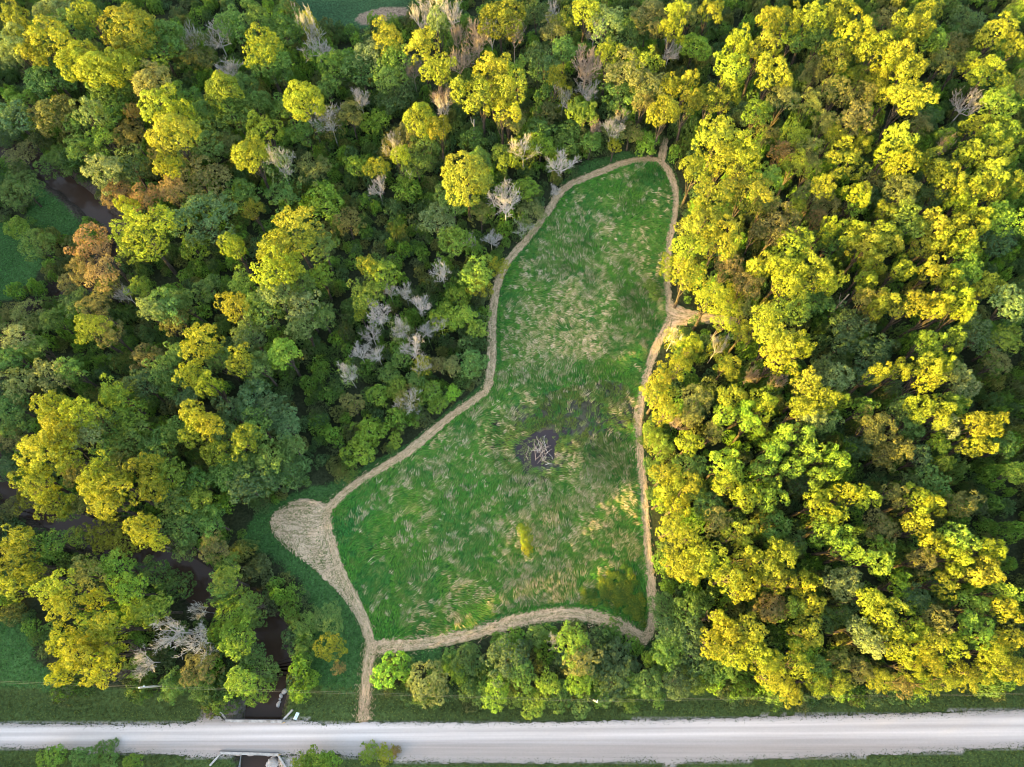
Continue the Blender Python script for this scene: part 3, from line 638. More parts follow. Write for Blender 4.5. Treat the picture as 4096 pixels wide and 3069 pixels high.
TREES = '''
@A
60 60 90 yC 21
320 30 130 sR 17
230 200 150 yC 22
190 300 80 yC 20
60 240 110 sC 20
60 340 90 sF 17
440 140 110 gC 18
520 30 90 yC 20
800 130 170 yR 22
970 210 190 gR 18
480 350 140 yR 22
600 400 120 yR 22
740 390 120 yR 21
690 540 150 gR 16
960 480 120 oR 20
280 480 150 gR 14
320 700 150 oR 15
40 720 120 dC 15
110 620 80 lC 11
540 680 90 sC 19
690 700 110 gF 14
850 700 60 bF 14
1010 620 120 yC 21
1130 700 90 yC 20
1090 820 150 yR 21
1180 590 90 gC 15
820 830 100 oF 13
640 870 110 lF 12
500 930 110 gF 12
330 1000 130 gF 12
90 960 110 oF 12
100 1180 140 gF 10
640 1080 130 sM 20
800 1040 130 dM 16
1050 1040 90 yC 19
1080 1200 90 bF 16
1270 1130 190 oF 12
740 1220 100 bF 15
910 1250 100 bF 15
800 1310 60 yC 17
550 1540 140 bF 20
880 1480 220 yF 21
1290 1380 200 dM 15
1290 860 170 gR 14
1290 700 100 gR 15
1420 540 130 yR 20
1500 680 140 gR 15
1680 260 120 yM 21
1720 340 130 gR 17
1950 600 135 yR 21
1250 300 130 oF 10
1500 120 120 gM 15
1640 60 90 gM 17
1830 130 140 gM 15
1800 430 90 gF 12
2000 150 70 yH 17
1220 240 80 sX 12
1400 220 110 sX 13
1500 450 90 sX 10
2040 280 110 sX 13
2140 380 110 lM 14
2120 540 80 gM 11
1690 800 110 yC 17
1600 960 110 yR 20
1800 1040 110 sH 15
2000 1060 110 oF 10
1830 650 100 gF 13
1960 810 110 gF 11
1540 1240 120 gF 10
1620 1340 70 yF 11
1830 1240 120 gF 9
2080 1270 130 lS 8
1880 1470 150 yM 20
1760 1580 120 yM 20
2060 1560 120 gM 15
1480 1560 80 yR 18
1240 1580 100 lS 8
80 1460 90 lS 7
220 1560 120 gF 10
2130 770 120 oH 13
1100 1050 60 gC 14
1570 520 90 gR 14
1660 620 80 gR 15
1460 900 90 oF 10
20 860 80 dF 10
480 760 80 gF 13
1020 980 80 oF 10
@B
600 5 110 sX 14
720 90 80 sX 14
500 110 70 sX 12
620 90 75 sM 20
520 240 105 yM 21
620 400 110 yM 20
290 210 110 yM 18
350 330 90 gM 16
180 320 90 sM 15
300 450 110 gM 15
120 400 140 dM 12
350 560 130 dF 10
40 700 90 oF 12
120 640 70 sX 10
1040 80 150 yR 18
750 220 60 bX 14
880 240 110 bX 16
970 220 80 sX 15
760 390 90 bX 14
1120 220 80 bX 16
460 440 80 bX 11
980 400 110 yC 22
900 540 140 yC 22
1080 540 130 yC 22
1040 650 100 yC 20
1130 420 70 gC 18
1090 750 100 oR 13
660 620 80 bX 13
650 700 60 sX 11
490 730 100 yR 19
620 790 80 yR 17
420 840 90 oF 12
550 890 120 gF 13
330 930 80 oH 13
370 970 70 yF 16
480 1010 120 gF 12
220 1060 80 yS 11
90 1050 90 lS 8
230 1190 80 sX 10
410 1200 110 lS 7
800 1100 175 yR 20
890 1010 90 gR 16
710 1240 110 gR 13
620 1400 120 sF 11
720 1540 115 lM 10
900 1360 90 oF 9
850 870 100 gS 7
1060 1310 140 sX 12
1180 960 110 yH 13
1430 1060 120 sX 13
1230 1350 100 sF 10
1180 1460 80 sH 8
970 1550 70 sX 6
840 1570 60 sX 7
1050 990 90 lS 8
1200 1200 90 lS 8
1290 910 100 lS 9
1270 820 120 gS 9
1470 860 110 gS 8
1560 700 90 lM 14
1620 890 80 gS 8
1640 820 50 bX 10
1440 610 80 yH 13
1390 470 70 yM 17
1450 300 90 gM 15
1310 390 120 dM 14
1280 310 70 dC 12
1330 590 90 gS 9
1330 700 90 oS 8
1590 420 130 bX 17
1640 180 80 sX 13
1600 590 90 sX 10
1740 310 90 yM 19
1840 420 130 oM 19
1950 370 100 yM 19
2000 520 110 oM 18
1960 620 80 oF 16
1830 600 120 gM 14
2100 680 105 yR 19
2130 530 80 yM 17
1750 830 80 sH 10
1820 740 50 sX 9
1770 920 55 yS 8
1980 890 105 lS 8
1880 830 80 oS 8
1370 170 90 oM 14
1440 130 90 yM 14
1370 80 60 sX 12
1590 40 100 yM 19
1720 110 120 sM 18
1900 130 130 gR 13
2010 80 120 oR 16
2150 150 80 yM 18
2180 40 70 yM 19
2130 330 80 sX 10
1380 1230 45 sX 4
30 1420 100 oF 9
210 760 90 lS 7
300 650 90 dF 8
1270 60 100 dF 10
@C
50 60 80 oM 17
200 20 90 yC 19
570 80 70 yM 20
90 270 95 lR 12
160 350 80 oF 9
380 230 90 yC 22
330 370 110 yC 22
540 270 95 yC 22
600 430 115 yC 22
320 550 80 yC 18
50 490 60 yM 18
60 620 80 yM 18
200 610 115 yF 18
500 690 105 lM 16
720 80 90 yC 19
880 60 100 yC 21
740 200 90 gC 15
900 220 100 gC 15
1040 40 90 yC 20
1150 150 120 yC 22
1050 330 120 yC 19
890 400 80 oF 16
870 470 90 oF 13
1330 90 90 oF 15
1450 150 95 yC 21
1600 40 90 yC 18
1560 150 85 yC 21
1650 220 80 lC 18
1290 290 110 yC 22
1420 320 90 yC 22
1520 370 95 yC 22
1290 470 75 yC 17
1150 460 75 lR 14
1790 260 90 oF 14
1700 370 90 oF 16
1850 370 75 oF 15
1870 110 120 dF 10
2060 170 120 yC 19
2000 430 130 yC 19
2190 250 80 yC 18
2190 40 60 lC 17
2190 520 80 oM 16
2090 640 135 lM 18
2110 810 105 lC 17
1930 790 80 yC 15
1500 590 130 yM 21
1340 580 85 yC 17
660 600 105 oF 18
850 620 95 oF 18
1020 560 110 oF 18
1200 580 85 oF 17
1150 740 110 oF 19
940 760 90 oF 17
1010 840 85 yF 17
560 850 85 oF 13
750 850 90 yF 16
250 850 140 yM 21
420 960 130 yM 21
280 1000 120 yM 20
100 1060 105 yM 19
560 1130 90 lM 17
440 1200 130 yM 20
570 1290 80 oF 17
200 1270 140 yM 20
120 1440 130 yM 19
260 1530 140 yM 19
60 1570 110 yM 18
660 960 90 bF 14
750 1040 90 yF 17
840 1050 70 oF 16
840 930 75 oF 16
1090 1000 120 yC 18
1190 900 60 yC 16
1430 860 100 yC 21
1370 980 80 yC 20
1450 1030 95 yC 20
1690 1040 110 yC 17
1770 1140 95 yC 19
1720 870 65 lC 13
1930 960 105 yC 18
2050 1080 105 yC 19
2120 930 85 yC 18
1890 1200 85 yC 18
1830 1280 75 yC 18
2040 1210 85 yC 18
2170 1150 75 yC 17
2100 1390 120 lM 17
1950 1390 85 yC 18
1650 1240 90 dC 11
1440 1190 120 oF 19
1250 1140 75 oF 13
1160 1210 80 yC 19
1150 1300 70 lC 15
940 1180 85 yM 19
850 1240 100 oF 15
960 1300 90 oF 14
740 1330 85 yF 15
890 1400 70 bF 14
970 1450 60 yC 18
1110 1470 90 yC 18
1300 1500 110 yC 18
1220 1570 90 yC 18
1360 1570 85 yC 17
1480 1400 120 lM 18
1350 1340 65 yC 17
1600 1560 90 yC 16
1650 1430 90 yC 18
1810 1460 90 yC 18
1700 1560 80 yC 17
1890 1570 90 yC 18
2060 1530 120 dM 11
640 1430 140 oM 18
740 1560 140 yM 18
500 1480 70 oF 14
860 1530 85 dF 10
1000 1550 100 gM 12
1860 650 110 sX 13
1700 930 60 bX 12
1620 740 90 dF 9
400 700 90 dF 8
1260 1250 90 dF 8
1560 780 80 oF 11
@D
620 80 130 bF 19
500 60 90 bF 19
680 170 80 oF 14
430 160 80 oF 11
880 190 80 lM 13
810 250 70 sX 10
470 290 110 gF 13
600 300 110 oF 15
560 450 110 yF 17
690 490 100 oF 13
320 400 90 gM 11
140 380 140 oF 8
40 360 90 oF 7
60 510 80 sM 17
50 640 90 gM 14
200 570 80 gM 12
290 750 120 sM 14
430 720 90 gM 14
80 810 110 sM 14
1060 310 120 gM 15
960 330 80 sM 17
1180 270 80 gM 14
1100 420 90 oF 12
1490 300 90 yM 19
1760 70 130 yM 21
1870 40 90 yM 20
1770 210 110 sM 18
1940 160 100 gM 15
2060 110 80 lM 12
1560 160 90 lM 11
1690 320 120 gM 14
1950 310 120 sM 15
2070 370 90 gM 13
1940 450 90 sM 14
1600 500 110 dM 14
1820 620 105 lR 16
1270 540 115 yM 20
1390 640 100 gM 16
1540 670 85 yM 18
1670 700 100 gM 15
1220 750 95 yM 19
1320 820 80 yM 19
1040 720 100 gM 15
890 820 110 dM 14
1080 810 90 gM 14
920 640 100 oF 11
720 880 100 lM 17
290 970 120 yM 21
490 1000 120 yM 22
330 1120 140 yM 22
230 1250 130 yM 21
400 1280 110 yM 20
520 1130 90 sM 19
640 1050 95 gM 16
810 1020 110 lM 15
820 1160 120 gM 14
680 1210 110 gM 14
990 1240 120 gM 13
1230 1010 90 yM 20
1330 1080 100 yM 20
1240 1130 90 yM 18
1430 1130 105 gM 16
1570 1180 100 yM 18
1380 1250 90 yM 17
1120 1130 90 gM 13
1480 980 100 dM 15
1620 900 120 dM 14
1720 990 120 dM 14
1640 1090 105 gM 15
1840 1080 105 dM 13
1740 1290 100 gM 14
1590 1330 110 gM 13
1440 1400 105 gM 13
1570 1480 110 dM 12
1720 1440 110 dM 11
1870 1230 90 gM 11
1860 1380 110 dM 10
920 1360 110 yM 19
950 1490 115 yM 18
1070 1400 100 lM 16
1230 1450 105 gM 13
1240 1560 115 lM 13
1080 1560 100 gM 14
620 1400 115 yM 20
720 1500 120 yM 20
570 1490 100 yM 20
640 1590 110 yM 20
180 1450 115 yM 20
130 1560 90 yM 19
290 1590 110 yM 17
60 1190 90 oF 10
40 950 90 gM 11
70 1080 90 gM 11
1200 900 80 dM 13
1130 620 80 gM 12
760 1330 100 oM 13
450 1400 90 oM 13
1330 200 90 gF 9
20 1370 90 dF 9
250 1530 75 oF 12
410 1620 90 gM 13
520 1600 80 oF 12
30 1620 80 oF 11
@E
240 90 130 lM 15
160 40 60 yM 17
150 230 105 lM 14
650 95 80 sX 11
410 230 65 sX 10
310 230 45 sX 8
510 315 75 sX 10
230 365 105 sX 11
120 370 50 yS 8
380 470 75 sH 10
550 480 60 sX 8
190 500 75 sX 9
120 630 70 sX 10
230 640 60 sX 10
460 570 100 sX 11
520 700 70 yH 10
640 430 75 yH 9
870 100 110 lM 10
1010 60 75 yF 9
890 180 85 yF 8
760 240 90 lS 7
690 370 110 lS 8
800 370 80 lS 8
880 460 75 lS 6
620 690 55 oS 7
850 680 110 gS 7
710 700 70 oS 7
40 760 75 sH 11
430 930 100 oH 9
720 880 60 vS 5
240 890 85 lS 6
560 880 100 lS 6
380 640 80 gS 7
180 1130 120 lS 6
340 1190 55 lS 4
60 950 80 oS 8
100 1260 110 lS 6
490 1000 45 sX 4
600 860 40 sX 4
300 760 80 gS 6
350 850 80 lS 6
480 800 70 gS 6
620 950 70 lS 5
2160 60 110 yM 18
2150 530 65 yH 9
2180 700 90 yM 17
2080 780 80 yM 16
2060 880 105 yM 17
2110 980 90 yM 16
2170 1080 60 bX 9
2020 1130 60 lC 9
2090 1230 80 lC 10
2110 1400 85 yC 14
2140 1480 80 yC 14
2090 1560 70 yC 13
2190 1600 80 yC 14
1965 1190 45 gS 3
2010 1370 55 gS 4
2010 1540 50 gS 3
2030 240 45 gS 2
2010 180 45 gS 2
@F
60 100 120 yM 19
320 50 100 bF 17
200 250 105 yF 18
330 240 100 yF 17
440 150 105 bF 17
290 370 100 yF 17
420 330 60 oF 15
410 470 80 yF 14
540 30 85 yC 19
690 60 110 yM 21
740 150 100 yM 21
900 70 110 yM 21
980 140 85 yM 19
740 300 130 lM 15
890 270 100 gM 13
570 390 105 yM 21
600 500 100 yM 21
700 550 105 yM 21
790 560 75 yM 21
640 640 110 yM 19
60 540 65 yC 16
50 640 55 yC 15
240 580 75 yH 13
310 690 90 yF 15
450 770 60 bX 10
620 820 60 bX 10
110 920 105 oF 16
70 1030 70 oF 15
220 1130 70 oF 14
330 900 95 yC 17
290 990 75 lC 17
460 1080 75 lC 17
540 940 90 yC 18
420 980 70 lC 17
840 840 105 yM 20
940 920 90 yM 20
800 960 85 yM 19
860 1040 80 sM 18
1055 925 45 lC 18
1020 780 105 sM 14
920 720 80 dM 12
950 1060 80 sM 16
1200 160 75 yC 17
1200 260 70 oM 17
1350 290 85 yC 18
1280 330 60 yC 17
1250 30 70 yC 17
1460 50 70 yC 17
1110 420 130 dM 13
1060 540 90 dM 11
1250 600 120 dM 13
1200 760 80 dM 11
1300 735 62 yC 20
1455 715 68 yC 20
1650 70 90 yC 18
1780 150 75 yC 17
1550 280 90 yC 20
1690 290 75 yC 20
1830 260 80 yC 20
1850 340 60 yC 19
1860 60 100 lM 17
2020 180 95 yC 16
2170 280 120 sM 18
1630 540 90 lC 17
1790 520 70 lC 16
1620 700 85 yC 20
1720 660 70 yC 20
1630 780 80 yC 20
1800 740 80 sC 17
1870 800 85 sC 16
1960 500 130 dM 12
2130 520 100 lM 14
2060 670 90 oM 11
1600 950 85 yC 19
1700 1000 85 yC 19
1780 940 80 lC 17
1740 1090 75 sC 17
1450 970 80 dC 15
1220 955 60 lC 16
1290 1080 125 oF 18
1540 1030 55 lC 16
1500 1110 80 gM 13
1950 1070 90 yM 19
2050 1080 80 yM 19
1930 1210 90 yC 17
2100 1220 80 gM 13
1430 1230 80 oM 16
1330 1280 90 oM 13
1690 1210 70 lM 14
1560 1300 85 dC 12
1720 1330 55 lM 14
680 1140 70 lC 18
800 1150 80 lC 18
620 1250 80 lC 17
850 1260 80 lC 18
740 1340 75 lC 17
1020 1340 80 lC 18
980 1260 50 lC 17
890 1430 75 lC 17
280 1340 100 lC 17
350 1380 75 lC 17
560 1380 90 lC 17
310 1480 80 yC 17
430 1560 90 yC 17
610 1480 50 lC 16
590 1570 85 lC 16
60 1200 80 yC 15
60 1350 95 gC 11
50 1490 90 yC 14
160 1600 105 gM 11
900 1590 95 yC 17
1090 1520 85 yC 18
1210 1560 85 yC 18
1400 1530 85 oF 17
1570 1560 95 yC 18
1640 1600 70 yC 18
1640 1440 100 gM 13
1500 1460 80 dM 10
1840 1600 100 oM 15
2180 1400 80 lM 12
770 1470 80 dM 10
1150 1230 80 dM 8
1050 660 70 dF 8
1380 840 70 dF 9
@G
620 120 120 yM 20
780 180 120 yM 20
880 100 110 yM 20
450 160 75 lM 17
980 180 70 yM 18
1150 60 150 gM 13
1350 60 110 gM 11
90 170 95 yM 18
60 300 105 yM 18
60 470 90 yM 17
170 400 75 yM 17
290 200 100 gM 13
320 500 120 yF 20
380 620 115 yF 20
520 400 120 oF 15
700 360 105 lM 15
810 500 95 lM 15
930 400 120 gM 13
1110 470 100 gM 13
590 560 75 yM 17
630 740 110 yM 19
370 860 90 yM 19
480 930 110 yM 20
630 1030 105 yM 20
370 1040 80 yM 18
700 880 90 yM 18
550 830 90 yM 19
850 650 90 lM 13
980 630 100 lM 13
1180 230 100 gF 10
1370 230 105 oF 11
1470 330 70 gM 9
1440 440 105 lM 14
1390 560 70 gM 13
1400 470 85 gM 12
1510 560 95 lM 13
1590 590 75 gM 12
1640 690 70 gM 11
1480 650 110 lM 14
1500 830 120 lM 14
1560 700 80 lM 13
1600 920 90 gM 12
1700 1030 85 gM 11
1520 1110 100 lM 12
1640 1170 90 lM 12
1280 1000 130 oF 9
1100 1120 100 gF 7
1100 780 130 sX 12
1260 850 130 sX 12
910 980 105 sX 12
850 1010 80 gF 7
1250 640 60 sX 11
300 1610 100 lS 4
520 1610 80 gS 4
690 1580 90 gS 4
850 1630 70 lS 4
1960 740 100 gF 5
2110 690 110 gF 5
2130 880 100 yF 6
1960 910 80 gF 5
2190 1010 45 bF 4
1990 1100 80 lS 4
1900 1080 45 yS 3
1930 1210 35 lS 3
2040 1620 90 lS 4
1940 1640 70 lS 4
2130 1640 90 lS 4
1270 1140 90 gF 6
560 690 70 gM 12
@H
320 1040 115 vS 6
560 1120 135 sF 8
820 960 115 dF 6
830 1150 90 gS 5
1060 960 150 dM 10
1160 1050 100 gM 10
1000 1180 100 lM 8
1340 1110 80 lM 8
1240 1240 95 lM 6
1490 850 120 lM 11
1560 970 110 oM 11
1540 1100 90 lM 9
1560 1240 90 gS 6
1760 1120 120 dM 8
1380 840 60 sX 8
1780 930 120 dS 6
1980 1120 105 gM 8
1990 960 55 lS 5
2130 900 100 gM 9
2180 1120 100 dM 8
180 1570 70 lS 4
280 1580 70 yS 4
350 1550 35 bS 3
1180 120 48 yS 3
1196 180 52 yS 3
1206 240 44 yS 2.5
2180 320 100 yM 15
2150 100 90 yM 14
2100 620 105 gM 9
2130 770 100 dM 9
1280 800 80 gS 5
1640 830 80 dS 5
700 1020 60 gS 4
1880 1210 90 gS 4
1400 1200 90 gS 6
430 1000 60 gS 4
700 930 60 gS 4
760 1060 65 lS 5
940 1130 60 gS 5
900 1210 60 gS 4
1120 1220 60 gS 5
1190 880 60 dS 5
1620 1040 75 dS 6
1690 1210 70 lS 5
1880 1010 70 dS 5
1880 1110 70 gS 6
2050 1040 60 gS 5
2060 1220 60 gS 4
1440 960 60 dS 6
640 1000 45 gS 3
@I
60 180 95 yM 17
180 310 120 yM 18
60 360 105 yM 17
240 60 90 oM 15
400 130 95 yC 17
420 270 85 yC 17
320 430 100 yM 18
430 490 90 yM 18
660 260 90 yM 19
540 330 100 yM 18
650 430 95 yC 18
820 460 85 yC 17
860 560 80 yC 17
600 620 105 bF 13
760 620 80 lC 15
620 50 110 gC 15
760 200 70 dM 13
960 110 85 lC 19
1080 200 90 lC 19
1150 270 70 lC 18
1000 20 75 yC 18
1330 320 85 lC 18
1060 450 120 sM 16
1440 470 65 lC 16
1300 90 110 oF 14
1560 100 90 yC 18
1680 200 85 yC 18
1840 170 95 lC 19
1810 310 95 yC 18
1600 310 85 oF 17
1990 380 95 yC 18
2050 230 70 yC 18
1750 470 80 yC 17
1240 570 90 yC 18
1370 680 105 yC 18
1900 620 100 lC 15
2140 640 90 yC 18
2130 520 70 lC 16
1680 710 95 oM 17
1540 740 80 yC 17
1950 760 100 lC 16
1190 780 85 sM 17
1260 870 75 sM 17
1420 870 100 yM 17
830 780 105 yC 16
820 900 80 lC 14
420 770 110 yM 18
300 760 80 yM 18
230 860 95 yM 17
480 880 100 yM 18
360 940 90 yM 17
580 980 100 yM 17
250 690 60 yM 17
620 1080 105 yF 15
720 1180 85 yM 13
770 1000 80 yM 16
900 1120 85 yF 12
1030 1110 90 yF 12
900 1010 80 gM 12
1050 970 80 oF 13
1180 1020 85 oF 13
1290 1090 85 yF 12
1450 1130 75 bF 11
1600 1120 80 yF 11
1500 1000 90 yF 14
1640 980 85 yF 15
1740 1090 80 yF 11
1850 1060 90 yM 13
1980 1050 90 yM 13
2150 1020 100 yF 13
2050 930 80 yM 16
1790 870 90 yM 17
1620 860 90 yM 17
1260 1190 65 dS 4
1400 1200 60 dS 4
1510 1210 50 dS 3
60 640 100 gM 9
60 790 110 dM 9
90 940 110 dM 8
90 1090 100 gM 6
230 1040 90 gM 7
330 1200 70 dS 3
420 1150 70 lS 4
300 990 80 gM 8
940 700 80 dM 10
1080 650 80 dM 10
1520 560 90 dM 12
2150 820 80 yM 16
1300 220 70 lC 14
'''
# ------------------------------------------------------------------ every tree in view, read off the photo
CROPS = dict(A=(0, 0), B=(1366, 0), C=(2730, 0), D=(0, 1023), E=(1366, 1023), F=(2730, 1023), G=(0, 2046), H=(1366, 2046), I=(2730, 2046))
K_ = 1366.0 / 2212.0
PALC = dict(y=(.150, .188, .013), v=(.13, .28, .022), g=(.070, .142, .028), d=(.055, .106, .034), o=(.110, .125, .034), b=(.150, .122, .042), l=(.118, .205, .022), s=(.120, .175, .060))
WCOL = dict(v='vivid-green', y='yellow-green', g='mid-green', d='dark-green', o='olive', b='russet-brown', l='bright-green', s='pale-green')
WSHP = dict(C='clump-crowned', M='ragged-crowned', R='round-crowned', F='feathery-crowned')
NAME = dict(C='clumpy_crowned_tree', M='ragged_crowned_tree', R='round_crowned_tree', F='feathery_crowned_tree', X='dead_tree', H='dying_tree', S='shrub')
CAT = dict(C='tree', M='tree', R='tree', F='tree', X='dead tree', H='dying tree', S='shrub')
GRP = dict(C='clump-crowned trees of the wood', M='ragged-crowned trees of the wood', R='round-crowned trees of the wood', F='feathery-crowned trees of the wood', X='bare dead trees', H='half-dead trees', S='shrubs and bushes')
LM = [('the pond\'s stick pile',1160,970),('the round mown clearing',650,1140),('the upper bridge rim',545,1550),('the lower bridge rim',545,1635),
 ('the path fork above the road',803,1394),('the meadow\'s lower right path corner',1400,1375),('the trampled east path junction',1450,670),('the loop path\'s top end',1420,340),
 ('the loop path\'s left bend',1055,840),('the upper left creek bend',190,430),('the bare crop-field soil patch',840,40),('the lower left creek water',585,1400),
 ('the left wood\'s grassy gap',215,790),('the photo\'s left edge middle',0,830),('the photo\'s top left corner',0,0),('the photo\'s top right corner',2211,0),
 ('the forest\'s bottom right end',2211,1500),('the photo\'s right edge middle',2211,830),('the upper right dark gap',2100,210),
 ('the right wood\'s pale twin crown',1610,120),('the right wood\'s tan tree',1895,915),('the two small isolated crowns',1925,800),
 ('the top centre golden tree',1060,180),('the big crown beside the junction',1690,690),('the left wood\'s russet tree',200,540),('the lower left silver skeletons',365,1380),
 ('the left utility pole',310,1483),('the silver snag cluster',860,700),('the golden edge above the road',1720,1500),('the lower right dark gap',1890,1450),
 ('the photo\'s top edge, right quarter',1800,0),('the photo\'s left edge, lower quarter',0,1250),('the photo\'s upper right edge',2211,420),('the photo\'s lower right edge',2211,1180),
 ('the reddish bare-limbed tree',1270,140),('the dead silver bush',1215,345),('the big left-centre yellow tree',620,530),('the loop path\'s golden right side',1410,850)]
DIRS = ['right of', 'above and right of', 'above', 'above and left of', 'left of', 'below and left of', 'below', 'below and right of']
ORD = ['', 'second nearest ', 'third nearest ', 'fourth nearest ', 'fifth nearest ', 'sixth nearest ', 'seventh nearest ', 'eighth nearest ', 'ninth nearest ', 'tenth nearest ', 'eleventh nearest ', 'twelfth nearest ']
rt = random.Random(42); rows = []; cx = cy0 = 0
for ln in TREES.strip().split('\n'):
    if ln[0] == '@': cx, cy0 = CROPS[ln[1]]; continue
    u, v, r_, code, h = ln.split(); px_, py_ = cx + float(u) * K_, cy0 + float(v) * K_
    rows.append((px_, py_, float(r_) * K_, code[0], code[1], float(h) * (.86 if float(h) > 12 else .95)))
keys = {}
for i, (px_, py_, rp, cc, kk, h) in enumerate(rows):
    a, b_ = px_ / OV, py_ / OV
    j = min(range(len(LM)), key=lambda q: (LM[q][1] - a) ** 2 + (LM[q][2] - b_) ** 2); nm, la, lb = LM[j]
    dd = math.hypot(a - la, b_ - lb); dr_ = DIRS[int(round(math.atan2(lb - b_, a - la) / (math.pi / 4))) % 8] if dd > 14 else 'at'
    keys.setdefault((cc, kk, nm, dr_), []).append((dd, i))
LAB = {}
for (cc, kk, nm, dr_), L in keys.items():
    L.sort()
    for q, (dd, i) in enumerate(L):
        rp = rows[i][2]; sz = 'broad' if rp > 72 else ('small' if rp < 48 else 'medium')
        if kk == 'X': w = ('grey' if cc == 's' else 'brownish') + ' leafless tree'
        elif kk == 'H': w = 'half-dead ' + WCOL[cc] + ' tree'
        elif kk == 'S': w = WCOL[cc] + ' leafy bush'
        else: w = WCOL[cc] + ' ' + WSHP[kk] + ' tree'
        LAB[i] = sz + ' ' + w + ', ' + (ORD[q] if len(L) > 1 and q else ('nearest ' if len(L) > 1 else '')) + dr_ + ' ' + nm
for i in LAB: LAB[i] = LAB[i].replace('nearest right of', 'nearest on the right of').replace('nearest left of', 'nearest on the left of')
placed = []
for i, (px_, py_, rp, cc, kk, h) in enumerate(rows):
    if True:      # a trunk cannot stand on a path, on open grass or in the creek: keep such edge trees lower
        hmin = 1.5 if kk == 'S' else 5.0
        while h > hmin:
            tx, ty = at(px_, py_, h * .8); A_, B_ = np.array([tx]), np.array([ty])
            if not (near_path(A_, B_, 1.7)[0] or road_mask(A_, B_, 3.0 if kk != 'S' else .6)[0] or (kk not in 'S' and inpoly(A_, B_, MEADOW)[0]) or (kk not in 'S' and dline(A_, B_, CREEK1)[0][0] < 2.2)): break
            h *= .92
    zr = h * .8
    x, y = at(px_, py_, zr); dp = depth(x, y, zr); R_ = rp * dp / FPX
    if kk == 'S':
        rz = min(h * .55, R_ * .9); zc = h - rz; zr = h - .4 * rz
    elif kk in 'XH': rz = h * .4; zc = h - rz; zr = h * .72
    else:
        rz = min(.34 * h, max(R_ * .80, .20 * h)); zc = h - rz; zr = h - .45 * rz
    x, y = at(px_, py_, zr); dp = depth(x, y, zr); R_ = rp * dp / FPX
    z0 = float(ground_z(np.array([x]), np.array([y]))[0]); z0 = max(z0, -1.2)
    root = bpy.data.objects.new(NAME[kk], None); COL.objects.link(root); root.empty_display_size = .5
    root.location = (x, y, z0); tag(root, LAB[i], CAT[kk], GRP[kk])
    rz_rot = rt.uniform(0, 6.28)
    c = np.array(PALC[cc]); c = c * rt.uniform(.82, 1.2) * np.array([rt.uniform(.88, 1.14), rt.uniform(.95, 1.05), rt.uniform(.8, 1.2)])
    if kk == 'X':
        br = link('branches', rt.choice(DEADS[cc if cc == 'b' else 's']), root); f = R_ / .42 ; br.scale = (f, f, h); br.rotation_euler.z = rz_rot
    else:
        if kk == 'H':
            br = link('branches', rt.choice(DEADS['s']), root); f = R_ / .42; br.scale = (f, f, h); br.rotation_euler.z = rz_rot
        else:
            t_ = link('trunk', TRUNKS[i % 4], root); t_.scale = (h * .9 * (1.5 if kk == 'S' else 1),) * 2 + (h * .9,); t_.rotation_euler.z = rt.uniform(0, 6.28)
        cr_ = link('crown', rt.choice(CROWNS[kk]), root); s_ = R_ * (1.04 if kk in 'CM' else 1.06)
        cr_.scale = (s_ * rt.uniform(.92, 1.1), s_ * rt.uniform(.92, 1.1), rz); cr_.location = (0, 0, zc); cr_.rotation_euler.z = rz_rot
        cr_.color = (*[float(max(q, 0)) for q in c], 1)
    placed.append((x, y, R_, h))
print('trees', len(rows))

# ------------------------------------------------------------------ instanced undergrowth and the wood beyond the picture
def gn_scatter(name, pts, scl, protos, kind='stuff', label=None):
    pc_ = bpy.data.collections.new(name + '_kinds')
    for me, zoff in protos:
        o = bpy.data.objects.new('clump', me); pc_.objects.link(o)
    n = len(pts); me = bpy.data.meshes.new(name); me.vertices.add(n); me.vertices.foreach_set('co', np.asarray(pts, np.float32).ravel())
    a = me.attributes.new('scl', 'FLOAT_VECTOR', 'POINT'); a.data.foreach_set('vector', np.asarray(scl, np.float32).ravel())
    o = link(name, me, kind=kind); 
    if label: o['label'] = label
    ng = bpy.data.node_groups.new(name, 'GeometryNodeTree')
    ng.interface.new_socket('Geometry', in_out='INPUT', socket_type='NodeSocketGeometry'); ng.interface.new_socket('Geometry', in_out='OUTPUT', socket_type='NodeSocketGeometry')
    N = ng.nodes; gi = N.new('NodeGroupInput'); go = N.new('NodeGroupOutput'); ip = N.new('GeometryNodeInstanceOnPoints'); ci = N.new('GeometryNodeCollectionInfo')
    ci.inputs['Collection'].default_value = pc_; ci.inputs['Separate Children'].default_value = True; ci.inputs['Reset Children'].default_value = True
    ip.inputs['Pick Instance'].default_value = True
    at_ = N.new('GeometryNodeInputNamedAttribute'); at_.data_type = 'FLOAT_VECTOR'; at_.inputs[0].default_value = 'scl'
    rv = N.new('FunctionNodeRandomValue'); rv.data_type = 'FLOAT_VECTOR'; rv.inputs[0].default_value = (0, 0, 0); rv.inputs[1].default_value = (0, 0, 6.28)
    L = ng.links; L.new(gi.outputs[0], ip.inputs['Points']); L.new(ci.outputs[0], ip.inputs['Instance']); L.new(at_.outputs[0], ip.inputs['Scale']); L.new(rv.outputs[0], ip.inputs['Rotation']); L.new(ip.outputs[0], go.inputs[0])
    mod = o.modifiers.new('scatter', 'NODES'); mod.node_group = ng; return o
M_UNDER = leaf_mat('undergrowth_foliage', [(.065, .125, .028), (.085, .180, .026), (.055, .112, .036), (.10, .125, .030), (.11, .225, .025), (.065, .095, .034)])
M_WOODS = leaf_mat('outer_wood_foliage', [(.06, .12, .03), (.14, .18, .03), (.05, .10, .04), (.10, .12, .035)])
UND = [crown_mesh('undergrowth_clump', 'S', 900 + i, M_UNDER, .8) for i in range(3)] + [crown_mesh('undergrowth_clump', 'F', 930, M_UNDER, .55)]
